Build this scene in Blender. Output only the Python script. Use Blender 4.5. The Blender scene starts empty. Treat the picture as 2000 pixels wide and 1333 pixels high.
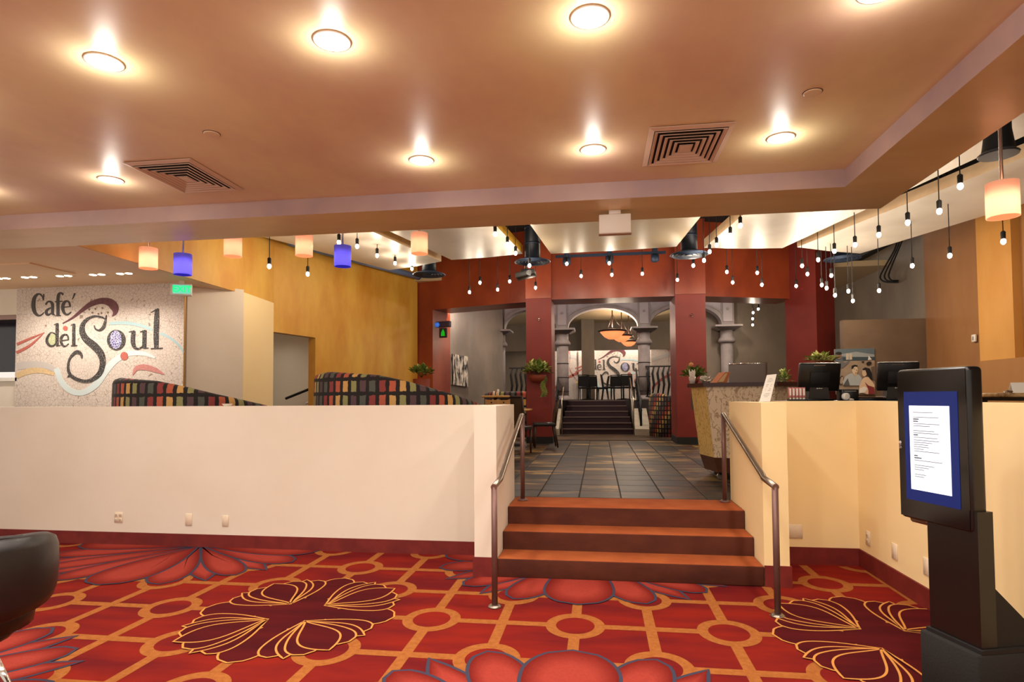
import bpy, bmesh, math, random
from mathutils import Vector, Matrix
random.seed(7)
S = bpy.context.scene
COL = S.collection
# ------------------------------------------------------------------ camera
H = 1.45
FPX, CPY, YAW, PITCH, ROLL = 1193.17, 733.42, 0.14077, 0.03691, -0.00627
def _axes():
    d = Vector((-math.sin(YAW)*math.cos(PITCH), math.cos(YAW)*math.cos(PITCH), math.sin(PITCH)))
    r = Vector((math.cos(YAW), math.sin(YAW), 0)); u = r.cross(d)
    cr, sr = math.cos(ROLL), math.sin(ROLL)
    return r*cr+u*sr, u*cr-r*sr, d
CR, CU, CD = _axes()
CAM = Vector((0, 0, H))
cd = bpy.data.cameras.new('camera'); cam = bpy.data.objects.new('camera', cd); COL.objects.link(cam)
cd.sensor_fit = 'HORIZONTAL'; cd.sensor_width = 36; cd.lens = FPX/2000*36; cd.shift_y = (CPY-666.5)/2000
cd.clip_start = .05; cd.clip_end = 100
m = Matrix((CR, CU, -CD)).transposed().to_4x4(); m.translation = CAM
cam.matrix_world = m
S.camera = cam
# ------------------------------------------------------------------ world + exposure
w = bpy.data.worlds.new('world'); S.world = w; w.use_nodes = True
w.node_tree.nodes['Background'].inputs[0].default_value = (1.0, .90, .80, 1)
w.node_tree.nodes['Background'].inputs[1].default_value = .85
S.view_settings.view_transform = 'Standard'; S.view_settings.look = 'None'
S.view_settings.exposure = 0.22; S.view_settings.gamma = 1; S.view_settings.use_curve_mapping = False
DOWN_W, HALO_W, BULB_W, SHADE_W = 64, 3.4, 7.2, 16.0
# ------------------------------------------------------------------ measuring helpers (real distances)
def ray(x, y): return CR*((x-1000)/FPX)-CU*((y-CPY)/FPX)+CD
def onz(x, y, z): v = ray(x, y); return CAM+v*((z-H)/v.z)
def ony(x, y, Y): v = ray(x, y); return CAM+v*(Y/v.y)
def pxX(x, Y=17.62): return ony(x, 700, Y).x
def onx(x, y, X): v = ray(x, y); return CAM+v*(X/v.x)
# ------------------------------------------------------------------ materials
def lin(c):
    return tuple(((v/255)/12.92 if v/255 <= .04045 else ((v/255+.055)/1.055)**2.4) for v in c)+(1,)
MATS = {}
def mat(name, col, rough=.6, col2=None, scale=3, stretch=(1, 1, 1), metal=0, emit=0, ecol=None, bump=0, bscale=60, spec=.4, detail=4, lo=.35, hi=.65, coord='Object', coat=0):
    if name in MATS: return MATS[name]
    M = bpy.data.materials.new(name); M.use_nodes = True; nt = M.node_tree; b = nt.nodes['Principled BSDF']
    b.inputs['Base Color'].default_value = lin(col); b.inputs['Roughness'].default_value = rough
    b.inputs['Metallic'].default_value = metal; b.inputs['Specular IOR Level'].default_value = spec
    if coat: b.inputs['Coat Weight'].default_value = coat; b.inputs['Coat Roughness'].default_value = .15
    if col2 or bump:
        tc = nt.nodes.new('ShaderNodeTexCoord'); mp = nt.nodes.new('ShaderNodeMapping'); mp.inputs['Scale'].default_value = stretch
        if coord == 'World': tc = nt.nodes.new('ShaderNodeNewGeometry'); coord = 'Position'
        nt.links.new(tc.outputs[coord], mp.inputs[0])
    if col2:
        n = nt.nodes.new('ShaderNodeTexNoise'); n.inputs['Scale'].default_value = scale; n.inputs['Detail'].default_value = detail
        n.inputs['Roughness'].default_value = .6
        nt.links.new(mp.outputs[0], n.inputs[0]); r = nt.nodes.new('ShaderNodeValToRGB')
        r.color_ramp.elements[0].position = lo; r.color_ramp.elements[0].color = lin(col)
        r.color_ramp.elements[1].position = hi; r.color_ramp.elements[1].color = lin(col2)
        nt.links.new(n.outputs[0], r.inputs[0]); nt.links.new(r.outputs[0], b.inputs['Base Color'])
    if bump:
        n2 = nt.nodes.new('ShaderNodeTexNoise'); n2.inputs['Scale'].default_value = bscale
        nt.links.new(mp.outputs[0], n2.inputs[0]); bp = nt.nodes.new('ShaderNodeBump'); bp.inputs['Strength'].default_value = bump
        bp.inputs['Distance'].default_value = .01
        nt.links.new(n2.outputs[0], bp.inputs['Height']); nt.links.new(bp.outputs[0], b.inputs['Normal'])
    if emit:
        b.inputs['Emission Color'].default_value = lin(ecol or col); b.inputs['Emission Strength'].default_value = emit
    MATS[name] = M
    return M
def crack_mat(name, base, crack, scale, width, base2=None, rough=.5):
    M = bpy.data.materials.new(name); M.use_nodes = True; nt = M.node_tree; b = nt.nodes['Principled BSDF']; b.inputs['Roughness'].default_value = rough
    tc = nt.nodes.new('ShaderNodeTexCoord'); v = nt.nodes.new('ShaderNodeTexVoronoi'); v.feature = 'DISTANCE_TO_EDGE'; v.inputs['Scale'].default_value = scale
    nt.links.new(tc.outputs['Object'], v.inputs['Vector'])
    r = nt.nodes.new('ShaderNodeValToRGB'); r.color_ramp.elements[0].position = width*.5; r.color_ramp.elements[1].position = width
    nt.links.new(v.outputs[0], r.inputs[0])
    mx = nt.nodes.new('ShaderNodeMix'); mx.data_type = 'RGBA'; nt.links.new(r.outputs[0], mx.inputs[0]); mx.inputs[6].default_value = lin(crack); mx.inputs[7].default_value = lin(base)
    if base2:
        n = nt.nodes.new('ShaderNodeTexNoise'); n.inputs['Scale'].default_value = 1.6; nt.links.new(tc.outputs['Object'], n.inputs[0])
        m2 = nt.nodes.new('ShaderNodeMix'); m2.data_type = 'RGBA'; nt.links.new(n.outputs[0], m2.inputs[0]); m2.inputs[6].default_value = lin(base); m2.inputs[7].default_value = lin(base2)
        nt.links.new(m2.outputs[2], mx.inputs[7])
    nt.links.new(mx.outputs[2], b.inputs['Base Color']); MATS[name] = M
    return M
def attr_mat(name, rough=.9):
    M = bpy.data.materials.new(name); M.use_nodes = True; nt = M.node_tree; b = nt.nodes['Principled BSDF']; b.inputs['Roughness'].default_value = rough
    b.inputs['Specular IOR Level'].default_value = .1
    a = nt.nodes.new('ShaderNodeAttribute'); a.attribute_name = 'Col'
    tc = nt.nodes.new('ShaderNodeTexCoord'); n = nt.nodes.new('ShaderNodeTexNoise'); n.inputs['Scale'].default_value = 90; nt.links.new(tc.outputs['Object'], n.inputs[0])
    mx = nt.nodes.new('ShaderNodeMix'); mx.data_type = 'RGBA'; mx.blend_type = 'MULTIPLY'; mx.inputs[0].default_value = .35
    nt.links.new(a.outputs['Color'], mx.inputs[6]); nt.links.new(n.outputs[0], mx.inputs[7]); nt.links.new(mx.outputs[2], b.inputs['Base Color'])
    MATS[name] = M; return M
def fabric_mat():
    M = bpy.data.materials.new('booth fabric'); M.use_nodes = True; nt = M.node_tree; b = nt.nodes['Principled BSDF']; b.inputs['Roughness'].default_value = .85
    def math_(op, a, c=None):
        n = nt.nodes.new('ShaderNodeMath'); n.operation = op
        for i, v in enumerate((a, c)):
            if v is None: continue
            if isinstance(v, (int, float)): n.inputs[i].default_value = v
            else: nt.links.new(v, n.inputs[i])
        return n.outputs[0]
    uv = nt.nodes.new('ShaderNodeUVMap'); sp = nt.nodes.new('ShaderNodeSeparateXYZ'); nt.links.new(uv.outputs[0], sp.inputs[0])
    nz = nt.nodes.new('ShaderNodeTexNoise'); nz.inputs['Scale'].default_value = 3.0; nt.links.new(uv.outputs[0], nz.inputs[0])
    wob = math_('MULTIPLY', math_('SUBTRACT', nz.outputs[0], .5), .18)
    u = math_('ADD', sp.outputs[0], wob); v = math_('ADD', sp.outputs[1], wob)
    fu = math_('ABSOLUTE', math_('SUBTRACT', math_('FRACT', u), .5)); fv = math_('ABSOLUTE', math_('SUBTRACT', math_('FRACT', v), .5))
    mk = math_('MULTIPLY', math_('LESS_THAN', fu, .31), math_('LESS_THAN', fv, .37))
    idx = math_('FRACT', math_('DIVIDE', math_('ADD', math_('FLOOR', u), math_('MULTIPLY', math_('FLOOR', v), 5)), 6))
    idx = math_('ADD', idx, .01)
    r = nt.nodes.new('ShaderNodeValToRGB'); r.color_ramp.interpolation = 'CONSTANT'
    cs = [(172, 84, 58), (196, 150, 84), (138, 134, 84), (84, 60, 64), (78, 80, 70), (132, 52, 48)]
    e = r.color_ramp.elements; e[0].color = lin(cs[0]); e[1].position = 1/6; e[1].color = lin(cs[1])
    for i in range(2, 6): q = e.new(i/6); q.color = lin(cs[i])
    nt.links.new(idx, r.inputs[0])
    mx = nt.nodes.new('ShaderNodeMix'); mx.data_type = 'RGBA'; nt.links.new(mk, mx.inputs[0]); mx.inputs[6].default_value = lin((24, 16, 14)); nt.links.new(r.outputs[0], mx.inputs[7])
    nt.links.new(mx.outputs[2], b.inputs['Base Color']); MATS['booth fabric'] = M
    return M
# ------------------------------------------------------------------ mesh builder
class MB:
    def __init__(s): s.v = []; s.f = []; s.sm = []; s.uv = {}; s.c = None
    def add(s, vs, fs, smooth=False):
        o = len(s.v); s.v += [tuple(p) for p in vs]; s.f += [tuple(i+o for i in f) for f in fs]; s.sm += [smooth]*len(fs); return s
    def box(s, x0, x1, y0, y1, z0, z1, M=None):
        vs = [Vector(p) for p in ((x0,y0,z0),(x1,y0,z0),(x1,y1,z0),(x0,y1,z0),(x0,y0,z1),(x1,y0,z1),(x1,y1,z1),(x0,y1,z1))]
        if M: vs = [M@p for p in vs]
        return s.add(vs, [(0,3,2,1),(4,5,6,7),(0,1,5,4),(1,2,6,5),(2,3,7,6),(3,0,4,7)])
    def rbox(s, x0, x1, y0, y1, z0, z1, r=.02, seg=3, M=None):
        bm = bmesh.new(); bmesh.ops.create_cube(bm, size=1)
        for p in bm.verts: p.co = Vector(((x0+x1)/2+p.co.x*(x1-x0), (y0+y1)/2+p.co.y*(y1-y0), (z0+z1)/2+p.co.z*(z1-z0)))
        bmesh.ops.bevel(bm, geom=bm.edges[:]+bm.verts[:], offset=r, segments=seg, affect='EDGES', profile=.5, clamp_overlap=True)
        bm.verts.index_update()
        vs = [(M@p.co if M else p.co) for p in bm.verts]; fs = [tuple(q.index for q in f.verts) for f in bm.faces]; bm.free()
        return s.add(vs, fs, True)
    def prism(s, pts, z0, z1, smooth=False):
        n = len(pts); vs = [(p[0], p[1], z0) for p in pts]+[(p[0], p[1], z1) for p in pts]
        return s.add(vs, [tuple(range(n-1, -1, -1)), tuple(range(n, 2*n))]+[(i, (i+1) % n, n+(i+1) % n, n+i) for i in range(n)], smooth)
    def poly3(s, pts, off):                      # polygon in 3-D with a thickness vector
        n = len(pts); off = Vector(off); vs = [Vector(p) for p in pts]; vs += [p+off for p in vs]
        return s.add(vs, [tuple(range(n)), tuple(range(2*n-1, n-1, -1))]+[(i, n+i, n+(i+1) % n, (i+1) % n) for i in range(n)])
    def tube(s, pts, r, n=8, cap=True):
        pts = [Vector(p) for p in pts]; N = len(pts); rs = r if isinstance(r, (list, tuple)) else [r]*N; vs = []; up = None
        for i, p in enumerate(pts):
            t = (pts[min(i+1, N-1)]-pts[max(i-1, 0)]); t = t.normalized() if t.length > 1e-9 else Vector((0, 0, 1))
            if up is None: up = Vector((0, 0, 1)) if abs(t.z) < .9 else Vector((1, 0, 0))
            a = t.cross(up).normalized(); b = a.cross(t).normalized(); up = b
            for k in range(n):
                q = 2*math.pi*k/n; vs.append(p+a*(rs[i]*math.cos(q))+b*(rs[i]*math.sin(q)))
        fs = [(i*n+k, i*n+(k+1) % n, (i+1)*n+(k+1) % n, (i+1)*n+k) for i in range(N-1) for k in range(n)]
        s.add(vs, fs, True)
        if cap: s.f += [tuple(len(s.v)-N*n+k for k in range(n-1, -1, -1)), tuple(len(s.v)-n+k for k in range(n))]; s.sm += [False, False]
        return s
    def lathe(s, prof, c=(0, 0, 0), n=20, M=None, smooth=True):
        c = Vector(c); vs = []
        for r, z in prof:
            for k in range(n):
                q = 2*math.pi*k/n; p = Vector((r*math.cos(q), r*math.sin(q), z)); vs.append((M@p if M else p)+c)
        N = len(prof)
        fs = [(i*n+k, i*n+(k+1) % n, (i+1)*n+(k+1) % n, (i+1)*n+k) for i in range(N-1) for k in range(n)]
        s.add(vs, fs, smooth); o = len(s.v)-N*n
        s.f += [tuple(o+k for k in range(n-1, -1, -1)), tuple(o+(N-1)*n+k for k in range(n))]; s.sm += [False, False]
        return s
    def ball(s, c, r, n=10, m_=6, sx=1, sy=1, sz=1):
        prof = [(max(r*math.sin(math.pi*i/m_), 1e-4), -r*math.cos(math.pi*i/m_)*sz) for i in range(m_+1)]
        return s.lathe(prof, c, n, Matrix.Diagonal((sx, sy, 1)).to_4x4())
    def build(s, name, material, parent=None, world=False, off=(0, 0, 0)):
        me = bpy.data.meshes.new(name); o_ = Vector(off)
        if parent is not None and world: o_ = parent_loc(parent)
        me.from_pydata([Vector(p)-o_ for p in s.v], [], s.f)
        for p, q in zip(me.polygons, s.sm): p.use_smooth = q
        if s.uv:
            l = me.uv_layers.new(name='UVMap')
            for p in me.polygons:
                for li in p.loop_indices: l.data[li].uv = s.uv.get(me.loops[li].vertex_index, (0, 0))
        if s.c:
            a = me.color_attributes.new('Col', 'FLOAT_COLOR', 'POINT')
            for i, c in enumerate(s.c): a.data[i].color = c
        for mm in (material if isinstance(material, (list, tuple)) else [material]): me.materials.append(mm)
        me.update()
        bm = bmesh.new(); bm.from_mesh(me); bmesh.ops.recalc_face_normals(bm, faces=bm.faces); bm.to_mesh(me); bm.free()
        o = bpy.data.objects.new(name, me); COL.objects.link(o); o.parent = parent
        if parent is None: o.location = o_
        return o
def parent_loc(p):
    v = Vector(p.location)
    while p.parent: p = p.parent; v += Vector(p.location)
    return v
def tag(o, label, cat, group=None, kind=None):
    o['label'] = label; o['category'] = cat
    if group: o['group'] = group
    if kind: o['kind'] = kind
    return o
def thing(name, label, cat, loc=(0, 0, 0), rz=0, group=None):
    o = bpy.data.objects.new(name, None); COL.objects.link(o); o.location = loc; o.rotation_euler = (0, 0, rz); o.empty_display_size = .1
    return tag(o, label, cat, group)
def struct(name, mb, material, label, cat, parent=None):
    o = mb.build(name, material, parent)
    if parent is None: tag(o, label, cat, None, 'structure')
    return o
def children(o): return [c for c in bpy.data.objects if c.parent == o]
def dup(o, parent=None):
    ch = children(o); c = o.copy(); COL.objects.link(c); c.parent = parent
    for q in ch: dup(q, c)
    return c
def lamp(name, parent, loc, energy, color=(1, .78, .55), radius=.05, kind='POINT', spot=None):
    l = bpy.data.lights.new(name, kind); l.energy = energy; l.color = color; l.shadow_soft_size = radius
    if spot: l.spot_size = spot; l.spot_blend = .8
    o = bpy.data.objects.new(name, l); COL.objects.link(o); o.parent = parent; o.location = loc
    return o
def smooth_path(pts, n=8):
    out = []; P = [pts[0]]+list(pts)+[pts[-1]]
    for i in range(1, len(P)-2):
        for k in range(n):
            t = k/n; a, b, c, d = P[i-1], P[i], P[i+1], P[i+2]
            out.append(tuple(.5*((2*b[j])+(-a[j]+c[j])*t+(2*a[j]-5*b[j]+4*c[j]-d[j])*t*t+(-a[j]+3*b[j]-3*c[j]+d[j])*t**3) for j in range(len(b))))
    out.append(tuple(pts[-1])); return out
# ------------------------------------------------------------------ materials in use
cream = mat('cream paint', (230, 219, 200), .55, (235, 225, 208), 1.2, bump=.03, bscale=200)
cream2 = mat('yellow cream paint', (250, 224, 168), .55, (252, 228, 176), 1.0)
ceil_m = mat('copper faux ceiling', (212, 180, 152), .42, (230, 210, 160), .9, (1, .6, 1), detail=7, lo=.36, hi=.64, spec=.45)
beam_side = mat('mauve beam', (166, 142, 140), .45, (184, 156, 146), 1.5)
ochre = mat('ochre glaze', (216, 190, 140), .33, (232, 210, 164), 1.6, (.35, 1, 1), spec=.6)
peach = mat('peach ceiling', (236, 200, 158), .6, (242, 210, 170), .8)
yellow = mat('yellow glaze wall', (196, 130, 34), .5, (224, 178, 74), 1.1, (1, 1, .45), detail=6, lo=.32, hi=.68)
redwall = mat('rust glaze wall', (118, 42, 22), .34, (164, 74, 40), 1.0, (1, 1, .6), detail=6, lo=.3, hi=.72, spec=.5)
redcol = mat('red column paint', (110, 29, 20), .5, (122, 36, 26), 1.5)
maroon = mat('maroon base', (104, 28, 26), .6, (122, 38, 32), 6)
dark = mat('black ceiling void', (24, 24, 28), .8)
duct = mat('blue black duct', (44, 58, 80), .5, metal=.3)
panel_m = mat('pearl ceiling cloud', (204, 194, 180), .38, (220, 212, 198), .9, spec=.5)
panel_y = mat('gold swirled ceiling cloud', (236, 220, 190), .4, (238, 206, 120), .8, lo=.55, hi=.75)
edge_y = mat('yellow edge', (206, 160, 40), .5); edge_t = mat('tan edge', (206, 176, 138), .5, (222, 196, 160), 3)
metal = mat('brushed metal', (150, 138, 126), .28, metal=.9); chrome = mat('chrome', (210, 205, 200), .12, metal=1)
bronze = mat('bronze paint', (112, 82, 76), .4, metal=.4)
black = mat('black plastic', (16, 14, 14), .3, spec=.5); blackm = mat('matte black', (20, 18, 18), .7)
leather = mat('black leather', (20, 15, 14), .38, spec=.5, bump=.05, bscale=180)
white = mat('white plastic', (232, 226, 214), .45); wood_d = mat('dark wood', (46, 26, 18), .4, (58, 34, 24), 8, (1, 6, 1))
wood_l = mat('light wood', (206, 160, 96), .45, (190, 140, 76), 6, (1, 8, 1))
stone = mat('grey stone', (122, 112, 110), .6, (140, 130, 126), 3, spec=.3); stone_l = mat('pale stone', (176, 166, 146), .7, (160, 150, 130), 5)
iron = mat('wrought iron', (14, 12, 12), .5); green = mat('leaf green', (66, 92, 34), .5, (128, 146, 64), 9); green_l = mat('pale leaf', (190, 194, 120), .5)
paper = mat('paper', (240, 234, 222), .7)
fabric = fabric_mat()
bulb_m = mat('lit bulb glass', (255, 250, 240), .3, emit=22, ecol=(255, 238, 214))
disc_m = mat('lit downlight lens', (255, 250, 240), .3, emit=16, ecol=(255, 238, 208))
# ================================================================== FLOOR: carpet
carpet = mat('red carpet', (128, 32, 22), .95, (98, 24, 26), 1.3, (.6, 2.2, 1), bump=.25, bscale=400, spec=.05, lo=.38, hi=.62)
carpet_t = mat('tan carpet', (160, 98, 50), .95, (144, 84, 40), 30, bump=.25, bscale=400, spec=.05)
carpet_d = mat('maroon carpet', (66, 16, 20), .95, (82, 20, 22), 2.0, (.5, 3, 1), bump=.25, bscale=400, spec=.05)
carpet_g = mat('gold thread carpet', (196, 136, 70), .95, bump=.2, bscale=400, spec=.05)
carpet_b = mat('blue carpet', (62, 60, 76), .95, bump=.2, bscale=400, spec=.05)
petal_m = attr_mat('petal carpet')
FX0, FX1, FY0, FY1 = -9.0, 2.19, -3.0, 5.62
floor = struct('floor', MB().box(FX0, FX1, FY0, FY1, -.12, 0), carpet, 'red carpet with tan trellis and big flower motifs below the steps', 'carpet')
LX, LY, X0_, Y0_ = .469, .555, -.164, 3.95
def clip(mb, y1=5.58, x1=2.185):
    bm = bmesh.new(); ly = bm.verts.layers.float_color.new('Col'); vs = [bm.verts.new(p) for p in mb.v]
    if mb.c:
        for v, c in zip(vs, mb.c): v[ly] = c
    for f in mb.f:
        try: bm.faces.new([vs[i] for i in f])
        except ValueError: pass
    for co, no in (((0, y1, 0), (0, 1, 0)), ((x1, 0, 0), (1, 0, 0)), ((FX0, 0, 0), (-1, 0, 0)), ((0, FY0, 0), (0, -1, 0))):
        bmesh.ops.bisect_plane(bm, geom=bm.verts[:]+bm.edges[:]+bm.faces[:], plane_co=co, plane_no=no, clear_outer=True)
    bm.verts.index_update(); r = MB(); r.v = [tuple(v.co) for v in bm.verts]; r.f = [tuple(v.index for v in f.verts) for f in bm.faces]; r.sm = [False]*len(r.f)
    if mb.c: r.c = [tuple(v[ly]) for v in bm.verts]
    bm.free(); return r
tr = MB(); rings = MB(); inner = MB()
def flat(mb, pts, z): return mb.add([(p[0], p[1], z) for p in pts], [tuple(range(len(pts)))])
def circ(cx, cy, rx, ry, n=36): return [(cx+rx*math.cos(2*math.pi*k/n), cy+ry*math.sin(2*math.pi*k/n)) for k in range(n)]
for k in range(-13, 4):
    y = Y0_+LY*k; flat(tr, [(FX0, y-.036), (FX1, y-.036), (FX1, y+.036), (FX0, y+.036)], .001)
for n in range(-19, 6):
    x = X0_+LX*n; flat(tr, [(x-.033, FY0), (x+.033, FY0), (x+.033, FY1), (x-.033, FY1)], .0011)
    for k in range(-13, 4):
        if (n+k) % 2 == 0:
            flat(rings, circ(x, Y0_+LY*k, .188, .215), .0014); flat(inner, circ(x, Y0_+LY*k, .122, .138), .0017)
clip(tr).build('carpet_trellis', carpet_t, floor); clip(rings).build('carpet_ring', carpet_t, floor); clip(inner).build('carpet_disc', carpet, floor)
def petal(c, tip, W, pointed, n=24, tmax=None):
    c = Vector((c[0], c[1])); t_ = Vector((tip[0], tip[1])); a = t_-c; L = a.length; a.normalize(); b = Vector((-a.y, a.x)); L_, R_ = [], []
    for i in range(n+1):
        t = i/n
        if pointed: h = W*math.sin(math.pi*min(1, t**1.45))**.9 if 0 < t < 1 else 0
        else:
            k = .74; h = W*math.sin(.5*math.pi*min(1, t/k))**1.1 if t <= k else W*math.sqrt(max(0, 1-((t-k)/(1-k))**2))
        L_.append(c+a*(t*L)+b*h); R_.append(c+a*(t*L)-b*h)
    return [tuple(p) for p in R_]+[tuple(p) for p in L_[-2:0:-1]]
def inset(pts, d):
    n = len(pts); out = []
    for i in range(n):
        p, q, r = Vector(pts[i-1]), Vector(pts[i]), Vector(pts[(i+1) % n]); e = (r-p)
        if e.length < 1e-6: out.append(tuple(q)); continue
        e.normalize(); out.append(tuple(q+Vector((-e.y, e.x))*d))
    return out
def flower(cx, cy, R=1.28):
    out, fil = MB(), MB(); fil.c = []; lay = []
    for q in range(4):
        for a, r, W, pt, z in ((0, 1.0, .235, 0, 6), (22, 1.015, .15, 0, 5), (36.5, 1.045, .12, 1, 3), (46.5, 1.015, .135, 0, 4), (57, 1.045, .12, 1, 3), (69, 1.015, .15, 0, 5)):
            th = math.radians(q*90+a); lay.append((z, (cx+R*r*math.sin(th), cy-R*r*math.cos(th)), W, pt))
    for z, tip, W, pt in lay:
        P = petal((cx, cy), tip, W*R/1.28*1.15, pt); zz = .002+z*.0006
        flat(out, P, zz); Q = inset(P, .02); n0 = len(fil.v); n = len(Q)
        me = Vector((cx, cy))*.30+Vector(tip)*.70
        fil.v += [(p[0], p[1], zz+.0003) for p in Q]+[(me.x+(p[0]-me.x)*.5, me.y+(p[1]-me.y)*.5, zz+.0003) for p in Q]
        fil.f += [(n0+i, n0+(i+1) % n, n0+n+(i+1) % n, n0+n+i) for i in range(n)]+[tuple(n0+n+i for i in range(n))]; fil.sm += [False]*(n+1)
        fil.c += [lin((116, 25, 19))]*n+[lin((162, 60, 48))]*n
    return out, fil
for fx in (-7.67, -3.916, -.164):
    for fy in (5.61, 2.29, -1.03):
        o, f = flower(fx, fy); a = clip(o).build('carpet_flower', carpet_b, floor); clip(f).build('petal', petal_m, a)
def medallion(cx, cy):
    base, gold, fil = MB(), MB(), MB(); sx = .86
    def T(p): return (cx+p[0]*sx, cy+p[1])
    def lobe(c, tip, W, pt, z, wd=.013):
        P = [T(p) for p in petal(c, tip, W, pt)]; flat(gold, P, .0065+z*.0006); flat(fil, inset(P, wd), .0068+z*.0006)
    for q in range(4):
        th = math.radians(90*q); lobe((0, 0), (.80*math.sin(th), -.80*math.cos(th)), .165, 0, -3)
    for q in range(4):
        d = 45+90*q; c = (.2*math.sin(math.radians(d)), -.2*math.cos(math.radians(d)))
        for da, r, W, pt, z in ((28, .745, .115, 0, 0), (-28, .745, .115, 0, 0), (20, .79, .10, 1, 1), (-20, .79, .10, 1, 1), (11, .785, .125, 0, 2), (-11, .785, .125, 0, 2), (0, .815, .145, 1, 4)):
            t = math.radians(d+da); lobe(c, (r*math.sin(t), -r*math.cos(t)), W, pt, z)
    flat(base, [T(p) for p in circ(0, 0, .30, .30)], .0068-3*.0006+.0002)
    return gold, fil, base
for mx_ in (-5.79, -2.04, 1.712):
    for my in (3.95, .63):
        g, f, bs = medallion(mx_, my); a = clip(g).build('carpet_medallion', carpet_g, floor); clip(f).build('leaf', carpet_d, a); clip(bs).build('centre', carpet_d, a)
# ================================================================== upper floor + slate tiles
FZ = .465
slate_base = mat('dark slate joint', (30, 27, 25), .6)
fl2 = MB(); fl2.box(-12, 9, 5.66, 22, FZ-.2, FZ-.014); fl2.box(2.22, 9, -3, 5.6, FZ-.2, FZ-.014)
floor2 = struct('floor', fl2, slate_base, 'raised slate tiled floor at the top of the steps', 'floor')
def slate_mat(i):
    c = [((40, 37, 32), (100, 68, 40)), ((44, 40, 34), (150, 118, 70)), ((32, 33, 30), (66, 56, 42)), ((48, 38, 30), (176, 144, 86)), ((36, 38, 33), (88, 58, 36)), ((28, 30, 30), (52, 48, 40))][i]
    return mat('slate %d' % i, c[0], .42, c[1], 1.9, (1.0, 2.2, 1), detail=9, lo=.44, hi=.64, bump=.02, bscale=30, spec=.3, coord='World')
tile_me = []
for i in range(6):
    t = MB().rbox(-.201, .201, -.218, .218, -.014, 0, .004, 1).build('slate_tile', slate_mat(i), floor2); t.location = (.41*(i-3), 6.3, FZ); tile_me.append(t.data)
    for p_ in t.data.polygons: p_.use_smooth = False
    bpy.data.objects.remove(t)
TX = [.205+.41*(n+.5) for n in range(-8, 6)]; TYs = [5.86+.444*k for k in range(25)]
rest = MB()
for k, ty in enumerate(TYs):
    for tx in TX:
        if ty < 14.2 and -2.4 < tx < 2.2:
            o = bpy.data.objects.new('slate_tile', random.choice(tile_me)); COL.objects.link(o); o.parent = floor2; o.location = (tx, ty, FZ); o.rotation_euler = (0, 0, random.choice((0, math.pi)))
rest.box(-12, -2.46, 5.66, 16.9, FZ-.014, FZ-.001); rest.box(2.26, 9, 5.66, 16.9, FZ-.014, FZ-.001); rest.box(-2.46, 2.26, 14.3, 16.9, FZ-.014, FZ-.001); rest.box(2.3, 9, -3, 5.66, FZ-.014, FZ-.001)
r_ = rest.build('far_slate_tiles', slate_mat(0), floor2); r_['kind'] = 'stuff'
# ================================================================== ceilings and beams
struct('ceiling', MB().box(-9.6, 1.9, -3, 4.97, 3.2, 3.4), ceil_m, 'glossy copper coloured ceiling with recessed downlights over the carpet', 'ceiling')
bx = MB().box(-9.6, 2.42, 4.97, 5.60, 3.06, 3.7); bx.box(1.9, 2.42, -3, 4.97, 3.06, 3.7)
beam = struct('trim_1', bx, [ochre, beam_side], 'mauve and ochre ceiling drop beam running across above the half wall', 'beam')
for p in beam.data.polygons: p.material_index = 0 if abs(p.normal.z) > .5 or (p.center.y > 5.59) or p.center.x > 2.41 else 1
struct('ceiling', MB().box(-12, 9, 5.6, 14.2, 5.2, 5.3).box(2.42, 9, -3, 5.6, 5.2, 5.3), dark, 'black open ceiling void above the hanging ceiling clouds', 'ceiling')
lc = MB().box(-5.8, -5.36, 5.6, 8.46, 3.06, 3.5); lc.box(-12, -5.8, 5.6, 9.6, 3.10, 3.5)
struct('ceiling', lc, peach, 'peach lowered ceiling in front of the mosaic mural', 'ceiling')
struct('trim_2', MB().box(-7.9, -6.7, 6.35, 7.0, 3.085, 3.12), peach, 'shallow peach ceiling access panel near the mural', 'panel')
# yellow walls
def vwall(pts, z0, z1, th, side=1):
    m_ = MB()
    for (x0, y0), (x1, y1) in zip(pts[:-1], pts[1:]):
        d = Vector((x1-x0, y1-y0, 0)).normalized(); n = Vector((-d.y, d.x, 0))*th*side
        m_.poly3([(x0, y0, z0), (x1, y1, z0), (x1, y1, z1), (x0, y0, z1)], n)
    return m_
YA, YB = Vector((-5.36, 9.5)), Vector((-4.35, 14.35))
struct('wall_left', vwall([(-5.34, 5.6), (-5.34, 8.47), (-5.36, 9.5)], 3.06, 5.2, .02), yellow, 'mottled yellow bulkhead wall above the peach ceiling', 'wall')
def yw(t): p = YA.lerp(YB, t); return (p.x, p.y)
def onwall(x, y):
    v = ray(x, y); d = YB-YA; n = Vector((d.y, -d.x)); k = (n.dot(YA))/(n.x*v.x+n.y*v.y); return CAM+v*k
pd = onwall(616, 660); td = ((Vector((pd.x, pd.y))-YA).dot(YB-YA))/(YB-YA).length_squared; zd = pd.z
yw_m = vwall([yw(td), yw(1)], FZ, 5.2, .15); 
for q in (vwall([yw(0), yw(td)], zd, 5.2, .15),): yw_m.add(q.v, q.f)
struct('wall_yellow', yw_m, yellow, 'tall mottled golden yellow wall with a doorway beside the red wall', 'wall')
struct('door_1', MB().add([], []).box(-8.2, -5.36, 11.6, 11.7, FZ, 2.9), cream, 'cream passage wall seen through the doorway in the yellow wall', 'wall')
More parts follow.
